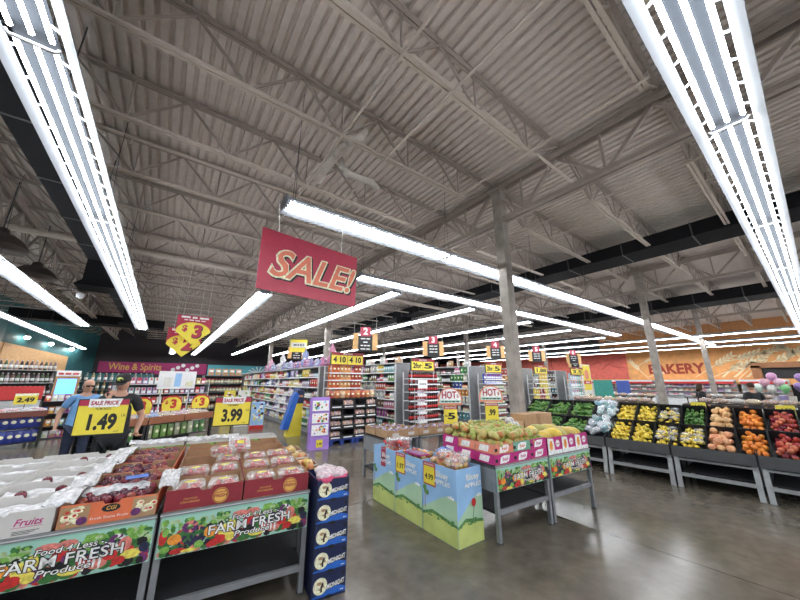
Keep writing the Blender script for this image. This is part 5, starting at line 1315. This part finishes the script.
# potted flowers along the leftmost part of the rack ridge
mat('petal', (.45,.25,.30), .6, var=.5, scale=30)
def bouquet():
    t = thing('flower_bucket', 'x', 'x'); MB().lathe([(.08,0),(.11,.25),(.112,.26)], 'black', 12).build('bucket', t)
    mb = MB(); q = random.Random(4)
    for k in range(26):
        a, r = q.random()*6.28, q.random()*.16; p = (r*math.cos(a), r*math.sin(a), .42+q.random()*.16); mb.tube([(p[0]*.4,p[1]*.4,.24),p], .004, 'green_print', 4, False); mb.ell(p, .035, q.choice(['petal','v_pink','v_cream','green_print','wood']), 6, 5, .3)
    o = mb.build('flowers', t); o['kind'] = 'stuff'; return t
bq = Proto(bouquet)
for i in range(6): bq.put(f"bucket of mixed flowers beyond the green peppers, {('first','second','third','fourth','fifth','sixth')[i]} from the left", 'flower bucket', 'flower buckets', (12.9-.36*i+.9, 5.4-.42*i+.3, .62), rz=i)
t = thing('display_table', 'low dark flower bench beyond the green peppers', 'display table', (12.9,4.4,0), .70); MB().box(-1.7,1.7,-.35,.35,.58,.62,'dark_brown').build('tabletop', t)
for x in (-1.6,1.56):
    for y in (-.3,.26): MB().box(x,x+.04,y,y+.04,0,.58,'leg_steel').build('leg', t)

# ================================================================== LEFT AND CENTRE DISTANCE
for i, (x, y, z) in enumerate(((-3.14,9.6,4.35),(-3.2,12.2,4.4))):
    t = thing('pendant_lamp', f"dark dome pendant lamp hanging at upper left, {('nearer','farther')[i]} of the pair", 'pendant lamp', (x,y,z))
    MB().lathe([(.44,0),(.43,.06),(.36,.18),(.24,.28),(.12,.33),(.10,.42),(.03,.46),(.01,.47)], 'dark_brown', 20).build('shade', t)
    MB().lathe([(.41,.01),(.40,.03),(.2,.05),(.002,.05)], 'offwhite', 20).build('diffuser', t); MB().tube([(0,0,.46),(0,0,1.55)], .012, 'charcoal', 6).build('rod', t)
t = thing('ceiling_fan', 'dark ceiling fan with lamp beyond the dome pendants', 'ceiling fan', (-2.5,13.6,4.4))
MB().lathe([(.03,.02),(.14,.05),(.15,.14),(.08,.2),(.02,.22)], 'dark_brown', 14).build('motor', t); MB().tube([(0,0,.2),(0,0,1.5)], .015, 'charcoal', 6).build('rod', t); MB().lathe([(.02,-.16),(.09,-.12),(.10,-.02),(.05,.03)], 'white_enamel', 12).build('lamp_shade', t)
for k in range(5):
    a = k*2*PI/5; mb = MB(); mb.prism([(.14,-.03),(.75,-.08),(.78,.0),(.75,.07),(.14,.03)], (0,0,.1), (math.cos(a),math.sin(a),.0), (-math.sin(a),math.cos(a),.15), .012, 'dark_brown'); mb.build('blade', t)
# deli wall behind the left lights
mat('deli_orange', (.70,.42,.20), .6)
mb = MB(); mb.box(WL,WL+.06,20,26,1.2,3.75,'deli_orange'); mb.prism([(0,1.0),(5.2,1.0),(5.2,3.35),(0,3.75)], (WL+.05,26,0), Vector((2.7,8,0)).normalized(), Z3, .06, 'deli_orange'); tag(mb.build('wall_panel'), 'pale orange wall panel below the teal wall at far left', 'wall panel')
glow('spot_glow', (1,.96,.9), 25.)
for i, (x, y, z) in enumerate(((-6.6,27.0,4.15),(-6.0,28.9,4.0),(-5.35,30.8,3.85))):
    t = thing('spot_light', f"small bright spot lamp on the teal wall, {('leftmost','middle','rightmost')[i]}", 'spot light', (x,y,z)); MB().ell((0,0,0), (.13,.13,.10), 'spot_glow', 10, 6).build('bulb', t); MB().lathe([(.15,.05),(.12,.12),(.02,.16)], 'white_enamel', 10).build('housing', t); MB().tube([(0,0,.15),(-.3,.15,.4)], .012, 'charcoal', 5).build('arm', t)
def block_shelf(label, loc, rz, w, d, h, levels, m='light_grey', back='dark_brown'):
    t = thing('store_shelving', label, 'shelving', loc, rz)
    MB().box(-w/2,w/2,d-.03,d,0,h,back).build('back_panel', t)
    for x in (-w/2,w/2-.03): MB().box(x,x+.03,0,d,0,h,m).build('side_panel', t)
    for k in range(levels+1): MB().box(-w/2,w/2,0,d,max(.0,h*k/levels-.03),max(.03,h*k/levels),m).build('shelf', t)
    return t, [max(.03,h*k/levels) for k in range(levels)]
def fill_block(loc, rz, w, zs, label, cat, grp, pr, step, cols, sc=1., y=.14):
    for z in zs:
        x = -w/2+step/2+.04
        while x < w/2-step/2:
            pr.put(label, cat, grp, loc2(loc, rz, x, y, z+.002), rz=rz+R.gauss(0,.05), color=jc(R.choice(cols),.12), scale=sc); x += step
LX = (-5.4,20.5,0); t, zz = block_shelf('grey wine shelf against the orange wall panel at far left', LX, .52, 3.4, .5, 2.2, 4)
fill_block(LX, .52, 3.4, zz+[2.2], 'bottle on the grey shelf at far left', 'bottle', 'bottles on the far left shelf', PBT, .15, ((.25,.12,.10),(.12,.16,.08),(.4,.3,.3),(.05,.03,.03)), 1.5)
mb = MB(); mb.box(-1.7,1.7,0,.05,0,.42,'v_red'); mb.box(-1.6,-.6,-.004,0,.05,.36,'offwhite'); tag(mb.build('counter_front', None, (-4.75,15.3,1.13), .35), 'red fascia board behind the left display tables', 'fascia board')
mb = MB(); mb.box(-1.7,1.7,.0,.6,0,1.12,'light_grey'); mb.box(-1.72,1.72,-.02,.62,1.1,1.13,'charcoal'); tag(mb.build('service_counter', None, (-4.75,15.34,0), .35), 'grey service counter below the red fascia at left', 'counter')
def slat_table(label, loc, rz, w, d):
    t = thing('display_table', label, 'display table', loc, rz)
    mat_ = 'carton_red'
    MB().box(-w/2,w/2,0,d,.86,.90,'dark_brown').build('tabletop', t); MB().box(-w/2-.01,w/2+.01,-.02,0,.78,.93,'table_maroon').build('front_rim', t); MB().box(-w/2-.02,-w/2,-.02,d,.78,.93,'table_maroon').build('side_rim', t); MB().box(w/2,w/2+.02,-.02,d,.78,.93,'table_maroon').build('side_rim', t)
    for z in (.12,.48): MB().box(-w/2+.02,w/2-.02,.04,d-.02,z,z+.02,'black').build('shelf', t)
    for x in (-w/2+.0,w/2-.05):
        for y in (.0,d-.05): MB().box(x,x+.05,y,y+.05,0,.86,'black').build('leg', t)
    return t
mat('table_maroon', (.16,.045,.03), .45)
T1 = (-2.85,12.9,0); slat_table('maroon rimmed display table with blue bags on its lower shelves at left', T1, .5, .95, .75)
T2 = (-3.1,9.75,0); slat_table('maroon rimmed display table with white trays at the left picture edge', T2, .75, 1.5, .9)
fill_block(T1, .5, .95, [.142,.502], 'navy blue bag on the lower shelves of the left maroon table', 'bagged good', 'navy bags under the left table', PBG, .15, ((.02,.04,.25),(.03,.05,.3)), 1.25, .12)
bun = Proto(lambda: MB().frustum((-.1,.1,-.07,.07,0),(-.11,.11,-.08,.08,.05),'v_white').ell((0,0,.05), (.1,.07,.05), 'own', 9, 6, .2).ell((0,0,.055), (.11,.08,.055), 'clear_film', 9, 6, .1).build('bakery_pack'))
for k in range(12): bun.put('red and white pack of meat on the left maroon table', 'food pack', 'packs on the left maroon table', loc2(T1,.5,-.36+(k % 4)*.24,.15+(k//4)*.22,.902), rz=.5, color=jc(R.choice(((.6,.05,.08),(.7,.3,.35),(.65,.6,.6))),.1))
for k in range(18): bun.put('white wrapped pack on the table at the left picture edge', 'food pack', 'packs on the left edge table', loc2(T2,.75,-.62+(k % 6)*.25,.15+(k//6)*.25,.902), rz=.75, color=jc((.65,.64,.62),.1), scale=1.1)
fill_block(T2, .75, 1.5, [.142,.502], 'pale bag on the lower shelves of the left edge table', 'bagged good', 'bags under the left edge table', PBG, .17, ((.6,.35,.28),(.55,.5,.5),(.4,.12,.1)), 1.2, .12)
def small_price(label, loc, rz, txt, w=.42, h=.28, pole=.2):
    t = thing('price_sign', label, 'price sign', loc, rz); MB().tube([(0,.01,0),(0,.01,pole+.02)], .008, 'ink', 5).build('pole', t)
    mb = MB(); mb.box(-w/2,w/2,-.005,.012,pole,pole+h,'sign_yellow',.0); mb.box(-w/2,w/2,-.007,-.005,pole+h*.78,pole+h,'v_cream'); mb.text(txt, (0,-.009,pole+h*.38), X3, Z3, h*.58, 'ink', bold=.04, fit=w*.75); mb.build('price_card', t)
small_price('yellow 2.49 price card on the left maroon table', loc2(T1,.5,.1,.3,.902), .25, '2.49'); small_price('yellow price card cut by the left picture edge', loc2(T2,.75,-.1,.62,.902), .3, '1.5', .42, .34, .32)
t, zz = block_shelf('low dark shelf of snacks behind the man in the blue shirt', (-2.2,14.6,0), .3, 1.3, .45, 1.1, 3, 'black'); fill_block((-2.2,14.6,0), .3, 1.3, zz+[1.1], 'snack pack on the low shelf behind the blue shirt man', 'boxed good', 'snacks behind the blue shirt man', PB, .14, MIX)
t = thing('kiosk', 'kiosk with a bright blue screen left of the man in blue', 'kiosk', (-3.05,18.2,0), .2)
glow('screen_blue', (.10,.35,.95), 1.6)
MB().box(-.32,.32,0,.3,0,.95,'wood').build('cabinet', t); mb = MB(); mb.box(-.34,.34,.0,.08,.95,2.0,'wood'); mb.build('frame', t); MB().box(-.27,.27,-.012,0,1.22,1.80,'screen_blue').build('screen', t); MB().box(-.34,.34,-.02,0,1.9,2.12,'v_white').text('~3', (0,-.023,2.0), X3, Z3, .13, 'v_red').build('header', t)
# brown bakery tables in the middle with $3 round cards
mat('rim_brown', (.30,.11,.05), .5)
BT = (.55,9.35,0); BRZ = .57
def brown_table(label, loc, rz, w, d):
    t = thing('display_table', label, 'display table', loc, rz)
    MB().box(-w/2,w/2,0,d,.84,.88,'dark_brown').build('tabletop', t); 
    for a, b_ in ((-w/2,-.01),(.01,w/2)): MB().box(a,b_,-.03,0,.80,.95,'rim_brown').build('front_rim', t)
    for z in (.10,.47): MB().box(-w/2+.02,w/2-.02,.03,d-.02,z,z+.02,'black').build('shelf', t)
    MB().box(-w/2+.02,w/2-.02,d-.03,d,.02,.84,'black').build('back_panel', t)
    for x in (-w/2,w/2-.05):
        for y in (0,d-.05): MB().box(x,x+.05,y,y+.05,0,.84,'black').build('leg', t)
brown_table('brown rimmed bakery table with green packs on its shelves behind the strawberries', BT, BRZ, 1.55, .8)
brown_table('brown rimmed bakery table partly behind the man in black', (-.46,8.70,0), BRZ, .8, .8)
grn = ((.10,.28,.08),(.20,.35,.10),(.5,.5,.35))
fill_block(BT, BRZ, 1.55, [.122,.492], 'green and white pack under the brown bakery table', 'bagged good', 'green packs under the brown table', PBG, .155, grn, (.85,.9,1.05), .12)
fill_block((-.46,8.70,0), BRZ, .8, [.122,.492], 'green and white pack under the brown table behind the man in black', 'bagged good', 'green packs behind the man in black', PBG, .155, grn, (.85,.9,1.05), .12)
for (o_, nm, hw) in ((BT,'the brown table behind the strawberries',1.),((-.46,8.70,0),'the brown table behind the man in black',.5)):
    for k in range(15): bun.put('bakery pack on '+nm, 'bakery pack', 'packs on '+nm, loc2(o_,BRZ,(-.6+(k % 5)*.3)*hw,.15+(k//5)*.24,.882), rz=BRZ, color=jc(R.choice(((.6,.42,.2),(.66,.6,.5),(.6,.25,.35),(.05,.2,.55),(.5,.3,.15))),.1), scale=1.15)
def round3(label, loc, rz, s=1.):
    t = thing('price_sign', label, 'price sign', loc, rz, 'round topped $3 cards'); MB().tube([(0,.006,0),(0,.006,.15)], .007, 'ink', 5).build('pole', t)
    mb = MB(); mb.prism([(-.17,0),(.17,0),(.19,.16),(.16,.26),(.08,.32),(-.08,.32),(-.16,.26),(-.19,.16)], (0,0,.12), X3, Z3, -.006, 'v_red'); mb.prism([(-.16,0),(.16,0),(.18,.15),(.14,.23),(.07,.28),(-.07,.28),(-.14,.23),(-.18,.15)], (0,-.001,.125), X3, Z3, .002, 'sign_yellow')
    mb.text('3', (.03,-.005,.26), X3, Z3, .24, 'v_red', bold=.05); mb.text('$', (-.1,-.005,.30), X3, Z3, .1, 'v_red', bold=.03); mb.build('price_card', t); t.scale = (s,s,s)
round3('yellow $3 card beside the shoulder of the man in black', loc2((-.46,8.70,0),BRZ,.33,.2,.882), .1, 1.1); round3('yellow $3 card in the middle of the brown bakery table', loc2(BT,BRZ,-.10,.35,.882), .1, 1.1); round3('yellow $3 card just left of the 3.99 sign', loc2(BT,BRZ,.72,.45,.882), .1, 1.1); round3('yellow $3 card half hidden behind the shoulder of the man in black', loc2((-.46,8.70,0),BRZ,.36,.55,.882), .1, 1.1)
small_price('tiny yellow shelf price card under the brown table', loc2((-.46,8.70,0),BRZ,.25,-.06,.30), BRZ, '.79', .2, .12, .02)
# white board stand and mid distance shelving
t = thing('poster_stand', 'white poster board with a blue bottle picture behind the $3 cards', 'poster stand', (.5,15.6,0), .3); MB().box(-.65,.65,0,.04,1.42,2.1,'white').box(-.1,.12,-.006,0,1.5,2.02,'sky_print').box(-.45,-.2,-.006,0,1.5,1.85,'offwhite').box(.3,.55,-.006,0,1.5,1.7,'v_cream').build('board', t)
for x in (-.5,.46): MB().box(x,x+.04,.04,.08,0,1.5,'light_grey').build('post', t)
t, zz = block_shelf('shelf of pink and white goods behind the poster board', (.2,17.2,0), .25, 3.4, .5, 1.6, 4); fill_block((.2,17.2,0), .25, 3.4, zz+[1.6], 'pack on the shelf behind the poster board', 'paper pack', 'packs behind the poster board', PPK, .2, PAS+((.6,.1,.2),(.65,.1,.1)), 1.3)
t, zz = block_shelf('dark grey shelf run in the distance right of the poster board', (2.6,18.6,0), .1, 1.9, .5, 2.0, 5, 'mid_grey', 'charcoal'); fill_block((2.6,18.6,0), .1, 1.9, zz, 'jar on the distant dark grey shelf', 'jar', 'jars on the distant grey shelf', PJR, .15, ((.15,.15,.17),(.5,.45,.4),(.3,.3,.32),(.5,.35,.15)), 1.6)
for k in range(5): POV.put('tan carton on top of the distant dark grey shelf', 'carton', 'cartons on the distant grey shelf', (1.95+k*.32,18.8,2.02), color=jc((.55,.33,.15)), scale=(2.,2.,1.6))
t, zz = block_shelf('teal backed shelf of bottles far behind the two men', (-2.4,22.5,0), .2, 4.6, .6, 1.7, 4, 'mid_grey', 'wall_teal'); fill_block((-2.4,22.5,0), .2, 4.6, zz+[1.7], 'bottle on the far teal backed shelf', 'bottle', 'bottles on the far teal shelf', PBT, .24, ((.06,.12,.1),(.3,.3,.28),(.25,.05,.06),(.4,.3,.1)), 1.6)
t, zz = block_shelf('far shelf run below the aqua starburst wall band', (6.2,30.5,0), 0, 5.0, .6, 1.9, 4); fill_block((6.2,30.5,0), 0, 5.0, zz+[1.9], 'pack on the far shelf below the starburst band', 'paper pack', 'packs below the starburst band', PPK, .36, PAS+MIX[:3], 2.)

# ================================================================== PEOPLE
mat('skin_tone', (.52,.28,.19), .5, var=.08); mat('shirt_blue', (.14,.30,.55), .8, var=.1, bump=.2); mat('shirt_black', (.020,.021,.025), .85, bump=.2); mat('jeans', (.025,.035,.07), .85, bump=.2); mat('hair_brown', (.05,.025,.015), .8, bump=.4, scale=40); mat('hair_grey', (.30,.27,.25), .8); mat('cap_black', (.015,.017,.016), .8); mat('cap_mark', (.45,.55,.12), .7); mat('lip', (.36,.12,.10), .5)
def skin_geo(J, bones, sub=1):
    names = list(J); me = bpy.data.meshes.new('k'); me.from_pydata([J[n][0] for n in names], [(names.index(a), names.index(b_)) for a, b_ in bones], [])
    ob = bpy.data.objects.new('k', me); COL.objects.link(ob)
    md = ob.modifiers.new('s', 'SKIN'); md.use_smooth_shade = True; md.branch_smoothing = .4
    for i, n in enumerate(names):
        r = J[n][1]; sv = me.skin_vertices[0].data[i]; sv.radius = r if isinstance(r, tuple) else (r, r); sv.use_root = (i == 0)
    s2 = ob.modifiers.new('d', 'SUBSURF'); s2.levels = s2.render_levels = sub+1
    dg = bpy.context.evaluated_depsgraph_get(); m2 = bpy.data.meshes.new_from_object(ob.evaluated_get(dg))
    r = ([tuple(v.co) for v in m2.vertices], [tuple(p.vertices) for p in m2.polygons])
    bpy.data.objects.remove(ob); bpy.data.meshes.remove(m2); bpy.data.meshes.remove(me); return r
def person(label, loc, rz, Hh, arms, shirt, legs_m, hair, yaw=0., nod=0., step=.0, girth=1.):
    """faces -y; arms: {side: (elbow, wrist, hand direction)} in metres for a 1.75 m figure"""
    s = Hh/1.75; V = lambda x, y, z: (x*s, y*s, z*s)
    t = thing('person', label, 'person', loc, rz)
    J = {}; B = []
    def j(n, p, r, par=None):
        J[n] = (V(*p), tuple(q*s for q in r) if isinstance(r, tuple) else r*s)
        if par: B.append((par, n))
    j('pelvis', (0,0,.95), (.15*girth,.115*girth)); j('waist', (0,-.01,1.10), (.155*girth,.125*girth), 'pelvis'); j('chest', (0,0,1.30), (.165*girth**.5,.115), 'waist'); j('collar', (0,.01,1.44), (.10,.075), 'chest'); j('neck', (0,-.01,1.52), .055, 'collar'); j('skull', (0,-.02,1.60), .06, 'neck')
    for sd in (-1, 1):
        q = 'l' if sd > 0 else 'r'; el, wr, hd = arms[sd]
        j('sh'+q, (sd*.185,.005,1.405), .062, 'collar'); j('el'+q, el, .044, 'sh'+q); j('wr'+q, wr, .029, 'el'+q)
        w = Vector(wr); h = Vector(hd).normalized(); j('palm'+q, tuple(w+h*.06), (.036,.022), 'wr'+q); j('kn'+q, tuple(w+h*.095), (.038,.018), 'palm'+q)
        j('hip'+q, (sd*.095,0,.88), .092*girth**.5, 'pelvis'); j('knee'+q, (sd*.11,-.02-sd*step*.5,.49), .062, 'hip'+q); j('ank'+q, (sd*.12,.02-sd*step,.09), .042, 'knee'+q); j('heel'+q, (sd*.12,.03-sd*step,.04), .04, 'ank'+q); j('toe'+q, (sd*.14,-.15-sd*step,.03), .032, 'heel'+q)
    v, f = skin_geo(J, B); mb = MB(); mb.add(v, f, 'skin_tone', True)
    # fingers
    for sd in (-1, 1):
        el, wr, hd = arms[sd]; w = Vector(wr); h = Vector(hd).normalized(); side = h.cross(Vector((0,1,0)) if abs(h.y) < .8 else Z3).normalized(); nrm = side.cross(h).normalized()
        for k, L_ in enumerate((.065,.075,.07,.055)):
            b0 = w+h*.09+side*(.027-.018*k); mb.tube([V(*b0), V(*(b0+h*L_*.5+nrm*.006)), V(*(b0+h*L_*.85+nrm*.028))], [.010*s,.009*s,.007*s], 'skin_tone', 6)
        b0 = w+h*.035+side*.03; mb.tube([V(*b0), V(*(b0+side*.03+h*.03)), V(*(b0+side*.035+h*.06+nrm*.012))], [.013*s,.011*s,.008*s], 'skin_tone', 6)
    # head with face
    hm = MB(); hm.lathe([(.01,-.125),(.045,-.115),(.062,-.08),(.072,-.03),(.078,.03),(.074,.07),(.055,.105),(.025,.12),(.002,.123)], 'skin_tone', 16, sx=1, sy=1.22)
    hm.prism([(-.012,-.03),(.012,-.03),(.015,-.022),(.006,.018),(-.006,.018),(-.015,-.022)], (0,-.088,0), X3, Z3, .020, 'skin_tone'); hm.ell((0,-.108,-.022), (.015,.012,.010), 'skin_tone', 8, 5)
    for sd in (-1, 1):
        hm.ell((sd*.077,.008,-.005), (.010,.020,.032), 'skin_tone', 8, 6); hm.ell((sd*.030,-.080,.012), (.014,.010,.008), 'v_white', 8, 5); hm.ell((sd*.030,-.089,.012), (.006,.004,.006), 'ink', 7, 5); hm.ell((sd*.030,-.086,.030), (.018,.007,.004), 'hair_brown' if hair != 'bald' else 'hair_grey', 7, 5)
    hm.ell((0,-.080,-.060), (.024,.012,.006), 'lip', 9, 5)
    Mh = Matrix.Translation((0,-.02*s,1.635*s)) @ Matrix.Rotation(yaw,4,'Z') @ Matrix.Rotation(nod,4,'X') @ Matrix.Scale(s,4)
    hm.xf(Mh); o_ = len(mb.v)
    for m_ in hm.ms: mb.mi(m_)
    mb.v += hm.v; mb.f += [tuple(o_+i for i in f_) for f_ in hm.f]; mb.m += [mb.mi(hm.ms[i]) for i in hm.m]; mb.sm += hm.sm
    bo_ = mb.build('body', t)
    def cloth(name, keep, bones, grow, m_, ends=()):
        JJ = {}
        for n in keep:
            p, r = J[n]; r = r if isinstance(r, tuple) else (r, r); JJ[n] = (p, tuple(q+grow*s for q in r))
        for n, a, b_, k in ends:
            p = tuple(Vector(J[a][0]).lerp(Vector(J[b_][0]), k)); r = JJ[a][1]; JJ[n] = (p, (r[0]*.86, r[1]*.86))
        v, f = skin_geo(JJ, bones); MB().add(v, f, m_, True).build(name, t)
    cloth('shirt', ['waist','pelvis','chest','collar','shl','shr'], [('waist','pelvis'),('waist','chest'),('chest','collar'),('collar','shl'),('collar','shr'),('shl','sll'),('shr','slr')], .014, shirt, (('sll','shl','ell',.72),('slr','shr','elr',.72)))
    cloth('trousers', ['pelvis','hipl','hipr','kneel','kneer'], [('pelvis','hipl'),('pelvis','hipr'),('hipl','kneel'),('hipr','kneer'),('kneel','cl'),('kneer','cr')], .012, legs_m, (('cl','kneel','ankl',.93),('cr','kneer','ankr',.93)))
    for q in 'lr':
        p = Vector(J['heel'+q][0]); e = Vector(J['toe'+q][0]); mb = MB(); mb.tube([p+Vector((0,.02*s,.005*s)), p.lerp(e,.5), e+Vector((0,-.02*s,0))], [.047*s,.048*s,.036*s], 'ink', 10); mb.box(p.x-.045*s,p.x+.05*s,e.y-.05*s,p.y+.06*s,0,.018*s,'v_white'); mb.build('shoe', t)
    hb = MB()
    if hair == 'short': hb.lathe([(.083,-.02),(.086,.03),(.082,.08),(.06,.118),(.02,.132),(.002,.133)], 'hair_brown', 14, (0,.012,0), sy=1.18)
    if hair == 'long': hb.lathe([(.07,-.20),(.09,-.1),(.089,.03),(.082,.085),(.06,.12),(.02,.134),(.002,.135)], 'hair_brown', 14, (0,.02,0), sy=1.12)
    if hair == 'cap':
        hb.lathe([(.0,.022),(.084,.024),(.086,.05),(.080,.095),(.055,.128),(.015,.137),(.002,.138)], 'cap_black', 16, (0,.004,0), sy=1.22); hb.prism([(-.075,0),(.075,0),(.072,.06),(.045,.095),(-.045,.095),(-.072,.06)], (0,-.075,.030), X3, Vector((0,-1,-.18)), .008, 'cap_black')
        hb.ell((0,-.104,.075), (.040,.012,.030), 'cap_mark', 8, 5); hb.ell((.02,-.115,.10-.03), (.02,.008,.015), 'cap_black', 7, 5)
    if hair == 'bald': hb.lathe([(.080,-.02),(.0825,.0),(.0815,.03)], 'hair_grey', 14, (0,.014,0), sy=1.16)
    hb.xf(Mh); hb.build('cap' if hair == 'cap' else 'hair', t)
    if hair == 'bald':
        gm = MB(); gm.box(-.062,.062,-.102,-.092,.0,.026,'ink',.004); gm.tube([(-.062,-.095,.015),(-.082,.0,.012)], .003, 'ink', 4).tube([(.062,-.095,.015),(.082,.0,.012)], .003, 'ink', 4); gm.xf(Mh); gm.build('sunglasses', bo_)
    return t
pt_ = person('man in a black shirt and cap holding a hand to his chin behind the cartons', (-.47,6.42,0), .08, 1.80, {-1: ((-.30,-.12,1.12),(-.13,-.22,1.40),(.35,.1,.9)), 1: ((.30,.02,1.14),(.25,-.17,.95),(.3,-.8,-.35))}, 'shirt_black', 'shirt_black', 'cap', -.38, .24, girth=1.08)
mb = MB()
for sd in (-1,1): mb.tube([(.10+sd*.022,-.148,1.335),(.10+sd*.006,-.150,1.35),(.10+sd*.022,-.148,1.365)], .004, 'v_white', 5)
mb.build('chest_mark', pt_)
pb_ = person('bald man in a pale blue shirt and dark jeans walking with a phone', (-1.12,8.55,0), .12, 1.73, {-1: ((-.30,.04,1.15),(-.30,-.10,.92),(-.1,-.35,-.9)), 1: ((.27,.05,1.14),(.24,-.06,.90),(0,-.3,-.95))}, 'shirt_blue', 'jeans', 'bald', .30, .15, .10, 1.2)
tag(MB().box(-.038,.038,-.005,.005,-.07,.07,'v_white',.006).build('phone', None, loc2((-1.12,8.55,0),.12,-.31,-.17,.83), .3), 'white phone in the right hand of the man in blue', 'phone').rotation_euler = (.9,0,.3)
stand = {-1: ((-.24,.02,1.13),(-.22,-.10,.90),(0,-.3,-.95)), 1: ((.24,.02,1.13),(.22,-.10,.90),(0,-.3,-.95))}
person('distant shopper with brown hair in dark clothes behind the oranges', (14.2,1.35,0), 2.2, 1.66, stand, 'shirt_black', 'jeans', 'short')
person('distant shopper with long dark hair bending near the bakery cases', (15.6,2.75,0), .6, 1.62, stand, 'shirt_black', 'jeans', 'long', 0, .3)
person('distant shopper in dark clothes beyond the flower buckets', (16.9,6.3,0), -.8, 1.66, stand, 'shirt_black', 'jeans', 'long')
